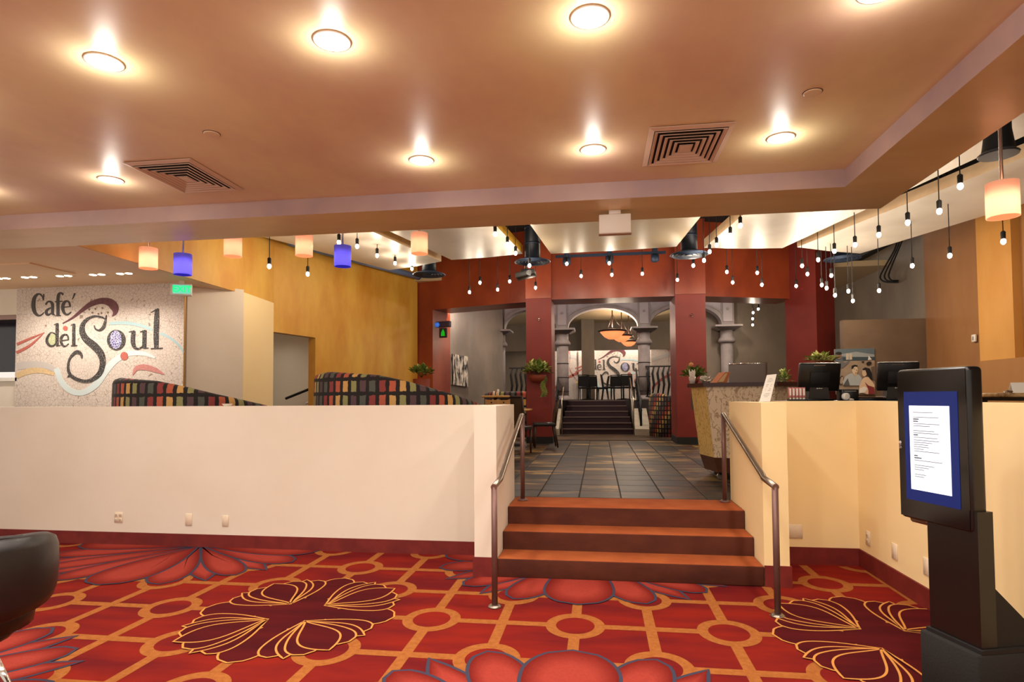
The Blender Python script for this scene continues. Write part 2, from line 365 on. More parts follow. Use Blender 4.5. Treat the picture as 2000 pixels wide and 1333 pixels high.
# cream walls by the mural
struct('wall_mural', vwall([(-12, 7.84), (-8.36, 7.84)], FZ, 1.78, .12).add(*[(q.v, q.f) for q in [vwall([(-12, 7.84), (-8.37, 7.84)], 2.72, 3.1, .12)]][0]).add(*[(q.v, q.f) for q in [vwall([(-8.42, 7.86), (-5.74, 7.86), (-5.26, 8.47)], FZ, 3.1, .12)]][0]), cream, 'cream wall behind the mosaic mural', 'wall')
struct('wall_cream_return', vwall([(-5.26, 8.47), (-5.36, 9.5)], FZ, 3.06, .12), cream2, 'bright cream wall return beside the yellow doorway', 'wall')
lightpane = mat('dusk blue glass', (30, 26, 40), .15, spec=.6)
k = thing('window_1', 'dark serving window opening left of the mosaic mural', 'window', (-9.3, 7.9, 1.78)); k['kind'] = 'structure'
MB().box(-12, -8.43, 8.3, 8.34, 1.9, 2.72).build('pane', lightpane, k, True); MB().box(-12, -8.40, 7.80, 8.2, 1.74, 1.79).build('sill', white, k, True)
MB().box(-12, -8.43, 7.88, 7.94, 2.66, 2.73).build('head', mat('lilac head', (170, 140, 130)), k, True)
# ================================================================== half walls, pilasters, baseboards
HW = 1.385
struct('wall_half_left', MB().box(-9.6, -1.014, 5.58, 5.74, 0, HW), cream, 'long cream half wall left of the steps', 'half wall')
struct('wall_stair_left', MB().box(-1.014, -.83, 4.92, 5.98, 0, HW), cream, 'cream pilaster wall on the left side of the steps', 'half wall')
struct('wall_stair_right', MB().box(1.235, 1.42, 4.93, 6.1, 0, HW+.015), cream2, 'cream pilaster wall on the right side of the steps', 'half wall')
struct('wall_half_right', MB().box(1.42, 2.33, 5.63, 5.75, 0, HW+.02).box(2.19, 2.33, -3, 5.63, 0, HW+.02), cream2, 'cream half wall wrapping the right corner behind the display', 'half wall')
struct('baseboard_left', MB().box(-9.6, -1.014, 5.565, 5.58, 0, .125), maroon, 'dark red baseboard along the long left half wall', 'baseboard')
struct('baseboard_stair_left', MB().box(-1.026, -.83, 4.908, 4.92, 0, .16).box(-1.026, -1.014, 4.92, 5.565, 0, .16), maroon, 'dark red baseboard at the foot of the left pilaster', 'baseboard')
struct('baseboard_stair_right', MB().box(1.235, 1.432, 4.916, 4.93, 0, .16).box(1.42, 1.432, 4.93, 5.615, 0, .16), maroon, 'dark red baseboard at the foot of the right pilaster', 'baseboard')
struct('baseboard_right', MB().box(1.432, 2.19, 5.615, 5.63, 0, .145).box(2.175, 2.19, -3, 5.615, 0, .145), maroon, 'dark red baseboard around the right corner', 'baseboard')
# ================================================================== steps
rust = mat('rust carpet tread', (164, 88, 48), .9, (150, 76, 42), 5, bump=.2, bscale=300, spec=.1)
rust_d = mat('brown carpet riser', (92, 50, 36), .9, (76, 40, 32), 3, (1, 1, 2), bump=.2, bscale=300, spec=.1)
st = thing('carpeted_steps', 'three rust carpeted steps between the cream pilasters', 'steps', (.2, 4.92, 0))
for i, (y0, y1) in enumerate(((4.92, 5.22), (5.22, 5.52), (5.52, 6.06))):
    z1 = FZ*(i+1)/3+(.004 if i == 2 else 0); z0 = 0
    b = MB().rbox(-.828, 1.233, y0, y1+.02 if i < 2 else y1, z0, z1, .012, 2).build('step', [rust, rust_d], st, True)
    for p in b.data.polygons: p.material_index = 0 if p.normal.z > .5 else 1
# ================================================================== handrails
for nm, x, yl, yu, zt in (('left', -.73, 4.23, 5.83, .83), ('right', 1.15, 4.28, 5.94, .85)):
    t = thing('stair_handrail', 'brushed metal pipe handrail beside the %s pilaster of the steps' % nm, 'handrail', (x, yl, 0), 0, 'handrails flanking the front steps')
    MB().tube([(x, yl, 0), (x, yl, zt)], .021, 14).build('post', bronze, t, True)
    MB().tube([(x, yu, FZ), (x, yu, 1.275)], .021, 14).build('post', bronze, t, True)
    MB().tube([(x, yl-.02, zt), (x, yl+.28, zt+.02), (x, yl+.30, zt+.035), (x, yu-.10, 1.265), (x, yu-.07, 1.28), (x, yu+.02, 1.28)], .0215, 14).build('rail', metal, t, True)
    MB().lathe([(.048, 0), (.048, .008), (.03, .02), (.022, .02)], (x, yl, 0)).build('flange', metal, t, True)
    MB().lathe([(.048, 0), (.048, .008), (.03, .02), (.022, .02)], (x, yu, FZ+.004)).build('flange', bronze, t, True)
# ================================================================== red arcade wall
LZ = 3.59
def seg(pts, z0, z1, th): return vwall(pts, z0, z1, th)
redw = MB()
PL = [(-4.45, 14.42), (-3.95, 14.28), (-1.55, 13.5)]; PC = [(-1.55, 13.27), (2.24, 13.27)]; PR = [(2.24, 13.4), (4.35, 14.15)]
for P in (PL, PC, PR):
    q = vwall(P, LZ, 5.2, .75); redw.add(q.v, q.f)
q = vwall([(-4.45, 14.42), (-3.95, 14.28)], FZ, LZ, .85); redw.add(q.v, q.f)
struct('wall_red', redw, redwall, 'rust red header wall above the three wide openings', 'wall')
for nm, b_ in (('left', (-1.555, -1.0, 13.2, 14.2)), ('right', (1.62, 2.24, 13.2, 14.2))):
    c_ = MB().box(*b_, FZ, LZ+.02); o = struct('wall_column_'+nm, c_, redcol, 'red square column at the %s of the central opening' % nm, 'column')
    MB().box(b_[0]-.012, b_[1]+.012, b_[2]-.012, b_[3]+.012, FZ, FZ+.14).build('base', blackm, o)
    MB().box(b_[0]-.002, b_[1]+.002, b_[2]-.03, b_[3], LZ+.02, 5.2).build('upper_shaft', redwall, o)
cr = MB(); ang = math.radians(38); Mx = Matrix.Translation((4.62, 14.05, 0))@Matrix.Rotation(ang, 4, 'Z')
cr.box(-.32, .32, -.32, .42, FZ, 5.2, Mx); struct('wall_column_far_right', cr, redcol, 'turned dark red column right of the arches', 'column')
# ================================================================== back room shell
greyw = mat('grey plaster sheen', (108, 98, 88), .3, (136, 124, 110), 1.2, (1, 1, .4), detail=6, spec=.6)
taupe = mat('taupe plaster', (112, 98, 84), .5, (132, 118, 100), 1.0, (1, 1, .5), detail=5)
brownp = mat('brown plaster', (138, 94, 58), .5, (160, 114, 72), 1.0, (1, 1, .3), detail=6); goldp = mat('golden plaster', (210, 150, 74), .45, (222, 168, 94), 1.0, (1, 1, .4), detail=5)
bronzep = mat('bronze plaster', (166, 116, 68), .5, (178, 130, 82), 1.0, (1, 1, .4), detail=5)
struct('wall_grey_left', vwall([(-4.45, 14.9), (-3.5, 16.3), (-2.72, 17.35)], FZ, 4.3, .12), greyw, 'silvery grey plaster wall behind the left opening', 'wall')
struct('wall_back_right', vwall([(2.5, 17.9), (6.4, 17.9)], FZ, 5.2, .12), taupe, 'taupe plaster wall behind the right opening', 'wall')
struct('wall_back', MB().box(-6, 6.4, 24.7, 24.8, FZ, 4.6), taupe, 'dim taupe end wall of the rear dining room', 'wall')
struct('ceiling', MB().box(-6, 6.4, 14.2, 24.8, 4.28, 4.4), mat('rear beige ceiling', (196, 172, 134), .6), 'beige ceiling of the rear dining room', 'ceiling')
struct('trim_3', MB().box(-6, 6.4, 23.3, 23.6, 3.24, 4.28), taupe, 'dark bulkhead above the rear mosaic mural', 'bulkhead')
struct('trim_4', MB().box(pxX(1136, 22.2), pxX(1161, 22.2), 22.2, 22.7, 1.36, 4.28), taupe, 'square taupe pier left of the rear mural', 'pier')
struct('trim_7', MB().lathe([(1.9, 4.16), (1.9, 4.28), (1.75, 4.28)], (.5, 19.6, 0), 40), mat('rear beige ceiling', (196, 172, 134)), 'round raised ceiling ring above the bowl pendants', 'ceiling')
plat = MB().box(-6, 6.4, 18.05, 24.7, FZ, 1.36).box(-6, -1.05, 17.3, 18.05, FZ, 1.36).box(.95, 2.9, 17.3, 18.05, FZ, 1.36)
struct('floor_platform', plat, mat('dark platform', (40, 30, 28), .6), 'raised dark platform of the rear dining room', 'floor')
rs = thing('rear_steps', 'six dark carpeted steps rising through the central arch', 'steps', (-.08, 16.5, FZ))
dk = mat('dark plum carpet', (40, 22, 26), .9); dkn = mat('step nosing', (92, 74, 70), .6)
for i in range(6):
    z1 = FZ+.15*(i+1); w_ = -.12*0
    b = MB().box(-1.05+.03*i, .90-.03*i, 16.5+.3*i, 18.1, FZ, z1-.004).build('step', dk, rs, True); MB().box(-1.05+.03*i, .90-.03*i, 16.49+.3*i, 16.53+.3*i, z1-.03, z1).build('nosing', dkn, b, True)
for sx, nm in ((-1, 'left'), (1, 'right')):
    x0, x1 = (-1.32, -1.05) if sx < 0 else (.92, 1.30)
    k = MB().poly3([(x0, 16.05, FZ), (x0, 16.05, FZ+.16), (x0, 18.0, 1.42), (x0, 18.0, FZ)], (x1-x0, 0, 0))
    struct('trim_%d' % (5 if sx < 0 else 6), k, stone_l, 'pale stone stair stringer on the %s of the rear steps' % nm, 'stringer')
# ---- arcade of columns
AY = 17.62
colx = [pxX(976), pxX(1099), pxX(1258), pxX(1420)]
capz = ony(1258, 645, AY).z
for i, cx in enumerate(colx):
    z0 = 1.36 if i in (1, 2) else FZ
    t = thing('stone_column', ['grey stone column in the left opening', 'grey stone column left of the rear steps', 'grey stone column right of the rear steps', 'grey stone column in the right opening'][i], 'column', (cx, AY, z0), 0, 'stone arcade columns')
    MB().lathe([(.17, 0), (.165, capz-z0-.42)], n=20).build('shaft', stone, t)
    for zz in (.25, .65, 1.05):
        MB().lathe([(.172, zz), (.174, zz+.012), (.172, zz+.024)], n=20).build('joint_ring', blackm, t)
    MB().lathe([(.17, capz-z0-.42), (.23, capz-z0-.38), (.23, capz-z0-.33), (.19, capz-z0-.27), (.17, capz-z0-.24), (.17, capz-z0-.08), (.2, capz-z0-.06)], n=20).build('necking', stone, t)
    MB().poly3([(-.2, -.2, capz-z0-.07), (.2, -.2, capz-z0-.07), (.36, -.36, capz-z0+.02), (-.36, -.36, capz-z0+.02)], (0, .001, 0)).add([(-.2, -.2, capz-z0-.07), (.2, -.2, capz-z0-.07), (.2, .2, capz-z0-.07), (-.2, .2, capz-z0-.07), (-.36, -.36, capz-z0+.02), (.36, -.36, capz-z0+.02), (.36, .36, capz-z0+.02), (-.36, .36, capz-z0+.02), (-.36, -.36, capz-z0+.07), (.36, -.36, capz-z0+.07), (.36, .36, capz-z0+.07), (-.36, .36, capz-z0+.07)], [(0, 1, 5, 4), (1, 2, 6, 5), (2, 3, 7, 6), (3, 0, 4, 7), (4, 5, 9, 8), (5, 6, 10, 9), (6, 7, 11, 10), (7, 4, 8, 11), (8, 9, 10, 11)]).build('capital', stone, t)
    MB().lathe([(.24, 0), (.24, .06), (.2, .1), (.18, .14)], n=20).build('base', stone, t)
    pz = capz+.07-z0; top = 4.28-z0
    p = MB().box(-.17, .17, -.18, .18, pz, top).build('pier', stone, t)
    MB().box(-.12, .12, -.20, -.18, pz+.1, top-.08).build('pier_panel', mat('pale grey stone', (150, 140, 140), .6), p)
    MB().lathe([(.035, 0), (.035, .02)], (0, -.2, pz+.45), 12, Matrix.Rotation(math.pi/2, 4, 'X')).build('rosette', stone, p)
for i in range(3):
    xa, xb = colx[i]+.17, colx[i+1]-.17; mid = (xa+xb)/2; R_ = (xb-xa)/2; zs = capz+.1; rise = min(R_*.98, 4.28-zs-.30)
    N = 28; arc = [(mid-R_*math.cos(math.pi*k/N), zs+rise*math.sin(math.pi*k/N)) for k in range(N+1)]
    s_ = MB()
    for k in range(N):
        (x1, z1), (x2, z2) = arc[k], arc[k+1]
        s_.poly3([(x1, AY-.15, z1), (x2, AY-.15, z2), (x2, AY-.15, 4.28), (x1, AY-.15, 4.28)], (0, .3, 0))
    t = thing('stone_arch', ['half hidden grey stone arch in the left opening', 'grey stone arch over the rear steps', 'grey stone arch between the central and right openings'][i], 'arch', (mid, AY, zs), 0, 'stone arcade arches')
    s_.build('spandrel', mat('spandrel plaster', (160, 150, 150), .6, (134, 126, 128), 2), t, True)
    for f0, f1, yo, nm_ in ((1.0, 1.15, .19, 'archivolt'), (1.15, 1.22, .21, 'outer_moulding'), (1.0, 1.05, .21, 'inner_moulding')):
        a_ = MB()
        for k in range(N):
            def pt(kk, f): return (mid-R_*f*math.cos(math.pi*kk/N), zs+rise*f*math.sin(math.pi*kk/N))
            A, B, C_, D = pt(k, f0), pt(k+1, f0), pt(k+1, f1), pt(k, f1)
            cl = lambda p: (min(max(p[0], xa), xb), AY-yo, min(p[1], 4.27))
            a_.poly3([cl(A), cl(B), cl(C_), cl(D)], (0, yo-.15, 0))
        a_.build(nm_, stone, t, True)
# ---- rear railings
def scroll(c, r, a0, turns, n=26, sgn=1, ax=(1, 0, 0)):
    ax = Vector(ax); pts = []
    for i in range(n+1):
        t = i/n; q = a0+sgn*turns*2*math.pi*t; rr = r*(1-.75*t); pts.append(Vector(c)+ax*(rr*math.cos(q))+Vector((0, 0, 1))*(rr*math.sin(q)))
    return pts
for sx, nm in ((-1, 'left'), (1, 'right')):
    x = -1.16 if sx < 0 else 1.08
    t = thing('iron_stair_railing', 'black wrought iron scrollwork railing on the %s of the rear steps' % nm, 'railing', (x, 16.3, FZ), 0, 'wrought iron stair railings')
    MB().tube([(x, 16.25, FZ+.95), (x, 16.6, FZ+1.0), (x, 18.0, 2.25), (x, 18.1, 2.27)], .025, 8).build('handrail', iron, t, True)
    MB().tube([(x, 16.3, FZ+.28), (x, 18.0, 1.55)], .016, 6).build('bottom_bar', iron, t, True)
    for k in range(9):
        y = 16.35+.2*k; zb = FZ+.28+(y-16.3)*.482; zt = FZ+1.0+max(0, y-16.6)*.57
        MB().tube([(x, y, zb), (x, y+.06, (zb+zt)/2), (x, y, zt)], .014, 6).build('baluster', iron, t, True)
        MB().tube(scroll((x, y+.1, (zb+zt)/2), .10, 0, 1.6, sgn=1 if k % 2 else -1, ax=(.5, .85, 0)), .011, 5).build('scroll', iron, t, True)
    MB().tube([(x, 16.25, FZ+.15), (x, 16.25, FZ+.97)], .03, 8).build('newel', iron, t, True)
    MB().tube([(x-sx*.18, 16.35, FZ), (x-sx*.18, 16.35, FZ+.9), (x-sx*.18, 18.0, 2.0), (x-sx*.18, 18.3, 2.0), (x-sx*.18, 18.3, 1.36)], .018, 8).build('grab_rail', metal, t, True)
for x0, x1, nm in ((1.30, 2.55, 'right of the rear steps'), (-2.55, -1.30, 'left of the rear steps')):
    t = thing('iron_balustrade', 'black iron balustrade along the platform %s' % nm, 'railing', ((x0+x1)/2, 17.42, 1.36), 0, 'platform balustrades')
    MB().box(x0, x1, 17.40, 17.44, 2.28, 2.32).build('top_rail', iron, t, True); MB().box(x0, x1, 17.405, 17.435, 1.45, 1.48).build('bottom_rail', iron, t, True)
    n = 9
    for k in range(n):
        xx = x0+(x1-x0)*(k+.5)/n; MB().tube([(xx-.03, 17.42, 1.46), (xx+.02, 17.42, 1.8), (xx-.02, 17.42, 2.1), (xx+.03, 17.42, 2.3)], [.018, .036, .036, .018], 6).build('baluster', iron, t, True)
# ---- bowl pendants in the rear room
bowl_m = mat('lit amber glass bowl', (250, 180, 130), .35, emit=1.0, ecol=(255, 140, 84))
for i, (px, py, Y, wpx, ctop) in enumerate(((1196, 655, 17.9, 52, 614), (1214, 664, 18.9, 40, 627), (1228, 675, 19.9, 32, 640))):
    c = ony(px, py-8, Y); R_ = wpx/2/FPX*Y*1.0
    zt = 4.25
    t = thing('bowl_pendant', ['nearest and largest amber glass bowl pendant under the central arch', 'middle amber glass bowl pendant under the central arch', 'farthest and lowest amber glass bowl pendant under the central arch'][i], 'pendant lamp', c, 0, 'amber bowl pendants')
    MB().lathe([(.02, -R_*.62), (R_*.3, -R_*.6), (R_*.62, -R_*.42), (R_*.88, -R_*.12), (R_, 0), (R_*.96, 0), (R_*.6, -R_*.3)], n=24).build('bowl', bowl_m, t)
    MB().lathe([(R_, -.03), (R_*1.08, 0), (R_*1.08, .02), (R_, .03)], n=24).build('rim', wood_d, t)
    MB().tube([(0, 0, 0), (0, 0, zt-c.z)], .018, 6).build('stem', wood_d, t)
    MB().lathe([(.12, zt-c.z), (.12, zt-c.z+.03)], n=14).build('canopy', wood_d, t)
    for a in range(3):
        q = a*2.094; MB().tube([(R_*.95*math.cos(q), R_*.95*math.sin(q), 0), (R_*.4*math.cos(q), R_*.4*math.sin(q), .22), (0, 0, .5)], .006, 4).build('chain', wood_d, t)
    lamp('bowl_light', t, (0, 0, .10), 60, (1, .80, .6), .12)
# ---- unseen recessed lamps added to brighten the rear rooms
for i, (x, y, e, lab) in enumerate(((-3.4, 15.2, 90, 'unseen recessed lamp washing the silvery grey wall'), (-.9, 15.9, 70, 'added fill lamp before the left side of the arcade'), (1.0, 15.9, 70, 'added fill lamp before the right side of the arcade'), (3.2, 16.2, 60, 'added fill lamp in the right opening'), (-.6, 23.85, 110, 'added fill lamp washing the left of the rear mural'), (1.3, 23.85, 110, 'added fill lamp washing the right of the rear mural'), (-2.2, 19.0, 50, 'added fill lamp behind the left arch'), (2.8, 19.0, 40, 'added fill lamp behind the right arch'))):
    t = thing('rear_fill_downlight', lab, 'downlight', (x, y, 4.28), 0, 'added rear room fill lamps')
    MB().lathe([(.088, 0), (.092, -.006), (.078, -.008), (.074, 0)], n=20).build('trim_ring', white, t); MB().lathe([(.001, -.004), (.05, -.004), (.074, -.001), (.076, .002)], n=20).build('lens', disc_m, t)
    lamp('rear_fill_glow', t, (0, 0, -.18), e*.35, (1, .92, .88), .06); lamp('rear_fill_beam', t, (0, 0, -.03), e*1.5, (1, .88, .76), .07, 'SPOT', math.radians(150))
t = thing('passage_fill_lamp', 'unseen fill lamp added inside the yellow wall passage', 'downlight', (-6.3, 10.7, 2.95)); MB().lathe([(.001, -.004), (.07, -.003), (.075, .002)], n=16).build('lens', disc_m, t); MB().lathe([(.076, 0), (.09, -.006), (.09, 0)], n=16).build('trim_ring', white, t); lamp('passage_fill_beam', t, (0, 0, -.04), 14, (1, .88, .72), .06, 'SPOT', math.radians(150))  # unseen lamp added to brighten the passage wall
struct('ceiling', MB().box(-8.2, -5.45, 9.6, 11.6, 2.95, 3.0), peach, 'low ceiling of the passage behind the yellow wall', 'ceiling')
# ================================================================== right hand walls
RX = 6.3
def wally(y0, y1, z0, z1, X=RX, th=.12): return MB().box(X, X+th, y0, y1, z0, z1)
bands = [(12.62, 18, taupe, 0), (10.95, 12.62, brownp, -.10), (10.1, 10.95, goldp, -.12), (9.15, 10.1, bronzep, 0), (-3, 9.15, mat('mauve plaster', (160, 118, 92), .5), -.08)]
for i, (y0, y1, mm, dx) in enumerate(bands):
    struct('wall_right_%s' % ('grey', 'brown', 'gold', 'bronze', 'mauve')[i], wally(y0, y1, FZ, 4.72, RX+dx, .2-dx), mm, ['taupe side wall left of the brown plaster panel', 'tall dark brown plaster wall panel right of the painting', 'tall glowing golden plaster wall panel', 'tall bronze plaster wall panel with a seam', 'mauve plaster wall at the far right'][i], 'wall')
struct('trim_8', MB().box(RX-.14, RX+.2, 9.17, 10.93, FZ, 2.0), bronzep, 'lower wainscot of the golden and bronze panels', 'wainscot')
struct('wall_painting', MB().box(4.72, RX+.1, 12.62, 12.8, FZ, 2.92), mat('umber plaster', (104, 84, 66), .55, (116, 94, 74), 1.5), 'low umber wall carrying the seaside painting', 'wall')
struct('wall_right_void', MB().box(RX-.2, RX+.3, -3, 18, 4.70, 5.25), dark, 'black band above the right hand walls', 'wall')
for y_, lab in ((10.5, 'black wall washing spotlight above the golden panel'), (11.9, 'black wall washing spotlight above the brown panel'), (9.4, 'black wall washing spotlight above the bronze panel')):
    t = thing('wall_wash_spot', lab, 'spotlight', (5.45, y_, 4.85), 0, 'wall washing spotlights')
    Ma = Matrix.Rotation(math.radians(-28), 4, 'Y'); MB().lathe([(.03, .1), (.05, .08), (.06, -.1), (.052, -.1), (.045, -.04)], n=16, M=Ma).build('can', blackm, t); MB().tube([(0, 0, .05), (0, 0, .35)], .012, 6).build('stem', blackm, t)
    l = lamp('wash_beam', t, tuple(Ma@Vector((0, 0, -.13))), 60 if y_ == 10.5 else 30, (1, .86, .68), .05, 'SPOT', math.radians(80)); l.rotation_euler = (0, math.radians(28), 0)
# three bent conduits
cdt = thing('bent_conduit', 'three black bent conduits high on the brown wall', 'conduit', onx(1740, 500, 6.1))
for k in range(3):
    P = [onx(1752+5*k, 470, 5.9), onx(1746+4*k, 490, 6.0), onx(1722+8*k, 533-2*k, 6.06), onx(1720+8*k, 545-2*k, 6.08), onx(1730+6*k, 551-1.5*k, 6.1), onx(1754, 551.5-1.5*k, 6.24)]
    MB().tube(smooth_path([tuple(p) for p in P], 6), .017, 8).build('pipe', blackm, cdt, True)
tg = onx(1902, 661, 6.16); t = thing('wall_switch', 'small white switch plate on the golden wall panel', 'switch', tg)
MB().rbox(-.012, .02, -.05, .05, -.06, .06, .004, 1).build('plate', white, t); MB().rbox(-.018, 0, -.018, .018, -.03, .03, .003, 1).build('rocker', mat('grey rocker', (150, 140, 140)), t)
# ================================================================== hanging ceiling clouds
CZ = 4.0
def cloud(name, fl, fr, nr, nl, material, edge, label, ynear=5.75):
    P = [onz(*p, CZ) for p in (fl, fr, nr, nl)]
    def ext(a, b):
        t = (ynear-a.y)/(b.y-a.y); return a+(b-a)*t
    A, B = P[0], P[1]; pts = [A, B, ext(B, P[2]), ext(A, P[3])]
    pts = [(p.x, p.y) for p in pts]
    # slightly bowed far end
    mx = ((pts[0][0]+pts[1][0])/2, (pts[0][1]+pts[1][1])/2+.05)
    poly = [pts[0], mx, pts[1], pts[2], pts[3]]
    t = thing('ceiling_cloud', label, 'ceiling panel', (mx[0], mx[1], CZ), 0, 'hanging ceiling clouds')
    b = MB().prism(poly, CZ, CZ+.15).build('panel', [material, edge], t, True)
    for p in b.data.polygons: p.material_index = 0 if abs(p.normal.z) > .5 else 1
    for (x, y) in ((mx[0]*.6+.4*pts[3][0], mx[1]*.6+.4*pts[3][1]),): MB().tube([(x, y, CZ+.15), (x, y, 5.2)], .012, 6).build('hanger', blackm, t, True)
    return t
cloud('A', (761, 528), (862, 511), (728, 453), (617, 490), panel_m, edge_t, 'leftmost pearl ceiling cloud next to the yellow wall')
cloud('B', (882, 508), (1021, 496), (971, 443), (767, 455), panel_m, edge_y, 'grey pearl ceiling cloud with a yellow edge')
cloud('C', (1076, 496), (1321, 482), (1368, 424), (1036, 440), panel_y, edge_y, 'gold swirled central ceiling cloud behind the white exit box')
cloud('D', (1375, 484.5), (1528, 485), (1692, 409), (1449, 421.6), panel_m, edge_t, 'pearl ceiling cloud right of the central dark gap')
cloud('E', (1557, 483), (1680, 495.6), (2000, 398), (1880, 355), panel_m, edge_t, 'rightmost pearl ceiling cloud lined with hanging bulbs', 4.6)
# blue tube cove along the yellow wall
a, b = onwall(622, 492), onwall(808, 542)
t = thing('cove_tube', 'long blue grey tube along the top of the yellow wall', 'duct', tuple(a)); off = Vector((.12, -.03, 0))
MB().tube([a+off+(a-b)*.25, b+off], .07, 12).build('tube', mat('pale blue tube', (120, 150, 196), .4), t, True); MB().lathe([(.075, 0), (.075, .03)], b+off, 14, Matrix.Rotation(math.pi/2, 4, 'X')).build('end_cap', duct, t, True)
# round duct diffusers
for px, py, lab in ((838, 536, 'black round duct diffuser beside the yellow wall'), (1040, 511, 'blue black round duct diffuser above the left red column'), (1346, 497, 'blue black round duct diffuser above the right red column'), (1645, 505, 'dark round duct diffuser under the rightmost cloud')):
    c = onz(px, py, 3.97 if px > 1600 else 3.85); t = thing('duct_diffuser', lab, 'duct diffuser', c, 0, 'round duct diffusers')
    MB().lathe([(.13, .07), (.18, .035), (.30, .004), (.318, -.01), (.30, -.02), (.26, -.005)], n=28).build('outer_cone', duct, t)
    for r in (.25, .19, .13): MB().lathe([(r-.035, .03), (r, -.012), (r-.006, -.02), (r-.045, .02)], n=24).build('ring', mat('blue ring', (70, 84, 106), .45, metal=.3), t)
    MB().lathe([(.05, -.02), (.08, 0), (.05, .02)], n=16).build('centre_cone', duct, t)
    MB().lathe([(.135, .06), (.135, 1.3)], n=20).build('duct', mat('black duct', (30, 36, 46), .5, metal=.3), t)
    for k in range(4): MB().lathe([(.136, .3+.28*k), (.142, .31+.28*k), (.136, .33+.28*k)], n=20).build('seam', duct, t)
c = ony(1950, 300, 5.9); t = thing('duct_drop', 'black round duct drop behind the large right pendant', 'duct', c); MB().lathe([(.11, .0), (.13, .0), (.12, .05), (.10, .2), (.10, 5.2-c.z)], n=20).build('drop', blackm, t); MB().lathe([(.15, -.02), (.155, -.005), (.12, .02)], n=20).build('flange', mat('slate grey flange', (60, 60, 64), .5), t)
# projector, track light
c = ony(1027, 537, 11.0); t = thing('ceiling_projector', 'dark grey video projector hung near the left red column', 'projector', c)
Mr = Matrix.Rotation(math.radians(-12), 4, 'Y')
MB().rbox(-.18, .18, -.16, .16, -.05, .05, .02, 2, Mr).build('body', mat('projector grey', (64, 62, 60), .5), t); MB().lathe([(.05, 0), (.05, .04)], (.08, -.16, 0), 14, Matrix.Rotation(math.pi/2, 4, 'X')).build('lens', black, t)
MB().tube([(0, 0, .05), (0, 0, .3), (.02, 0, 1.3)], .025, 8).build('pole', metal, t); MB().box(-.08, .08, -.08, .08, .05, .09).build('bracket', blackm, t)
a, b = ony(1085, 504, 12.4), ony(1300, 494, 12.4); b.z = a.z; t = thing('track_light', 'blue grey lighting track in front of the middle red header', 'track light', tuple(a))
MB().box(a.x, b.x, 12.37, 12.43, a.z, a.z+.05).build('track', duct, t, True)
for px in (1107, 1190, 1279):
    q = ony(px, 500, 12.4); hd = MB().lathe([(.05, -.16), (.08, -.14), (.08, -.02), (.04, .0)], (q.x, 12.4, a.z), 14).build('lamp_head', duct, t, True); MB().box(q.x-.05, q.x+.05, 12.36, 12.44, a.z+.05, a.z+.14).build('adapter', duct, hd, True)
    MB().tube([(q.x, 12.4, a.z+.1), (q.x, 12.4, 5.2)], .01, 5).build('stem', blackm, t, True)
# ================================================================== hanging bulbs
def ordinal(i): return ['first', 'second', 'third', 'fourth', 'fifth', 'sixth', 'seventh', 'eighth', 'ninth', 'tenth'][i]
bulb_rows = {
 'along the left clouds': [(526, 520.5, 8.0), (601, 535.5, 8.8), (662, 474, 8.2), (697.5, 481.5, 8.8), (736.5, 499.5, 9.6), (771.6, 514.5, 10.4), (804.6, 525.6, 11.3)],
 'beside the yellow edged cloud': [(967, 457.5, 8.6), (991, 477.6, 9.3), (1007, 495, 10.0)],
 'before the left red header': [(917, 571, 12.2), (937.5, 552.5, 12.0), (972, 566, 12.3), (995.5, 550, 12.0), (1034, 519, 10.1), (1046, 562.5, 12.2)],
 'before the middle red header': [(1107, 515.5, 11.6), (1135, 539.5, 12.0), (1190, 514.5, 11.6), (1195, 537, 12.0), (1254.5, 535, 12.0), (1323, 547, 12.2)],
 'in the gap right of the central cloud': [(1354, 519, 11.0), (1375, 509, 10.0), (1386, 492, 10.2), (1399.6, 479, 9.7), (1426.5, 460, 9.0), (1446, 441, 8.5)],
 'before the right red header': [(1419.6, 531.6, 11.8), (1431, 552, 12.1), (1479, 533, 11.8), (1488, 556.5, 12.1), (1555, 559, 12.4)],
 'along the edge of the rightmost cloud': [(1566.5, 519.6, 10.8), (1598, 507.6, 10.2), (1629.7, 491, 9.6), (1670, 478.5, 9.0), (1716.5, 459, 8.4), (1773, 435, 7.7), (1834.6, 413, 7.1), (1875.5, 364, 6.7)],
 'beside the far right red column': [(1577, 535.7, 11.4), (1605, 557, 11.3), (1614.5, 563, 11.0), (1623.6, 538.5, 10.8), (1631, 577, 10.9), (1657, 569, 11.0), (1665.7, 588, 11.1)],
 'before the brown and golden walls': [(1717, 568, 10.6), (1781.7, 519.5, 9.6), (1855, 499.7, 8.8), (1959.7, 472, 7.8)],
 'in the rear right opening': [(1470, 635, 16.9), (1470, 623, 16.6), (1471, 611, 16.3), (1481, 604, 16.0)]}
bproto = None
for where, L in bulb_rows.items():
    L = sorted(L)
    for i, (px, py, Y) in enumerate(L):
        c = ony(px, py, Y); ctop = 5.2 if Y < 14 else 4.27
        lab = '%s bare bulb from the left, hanging %s' % (ordinal(i), where)
        t = thing('hanging_bulb', lab, 'light bulb', c, 0, 'bare bulbs hanging '+where)
        if bproto is None:
            bproto = (MB().ball((0, 0, 0), .027, 10, 8, sz=1.3).build('bulb', bulb_m, t), MB().lathe([(.02, .03), (.024, .04), (.026, .11), (.012, .125)], n=10).build('socket', blackm, t))
        else:
            for p in bproto: q = p.copy(); COL.objects.link(q); q.parent = t
        MB().tube([(0, 0, .12), (0, 0, ctop-c.z)], .006, 4).build('cord', blackm, t)
        lamp('bulb_light', t, (0, 0, -.075), BULB_W*(1 if Y < 14 else .5), (1, .83, .64), .04)
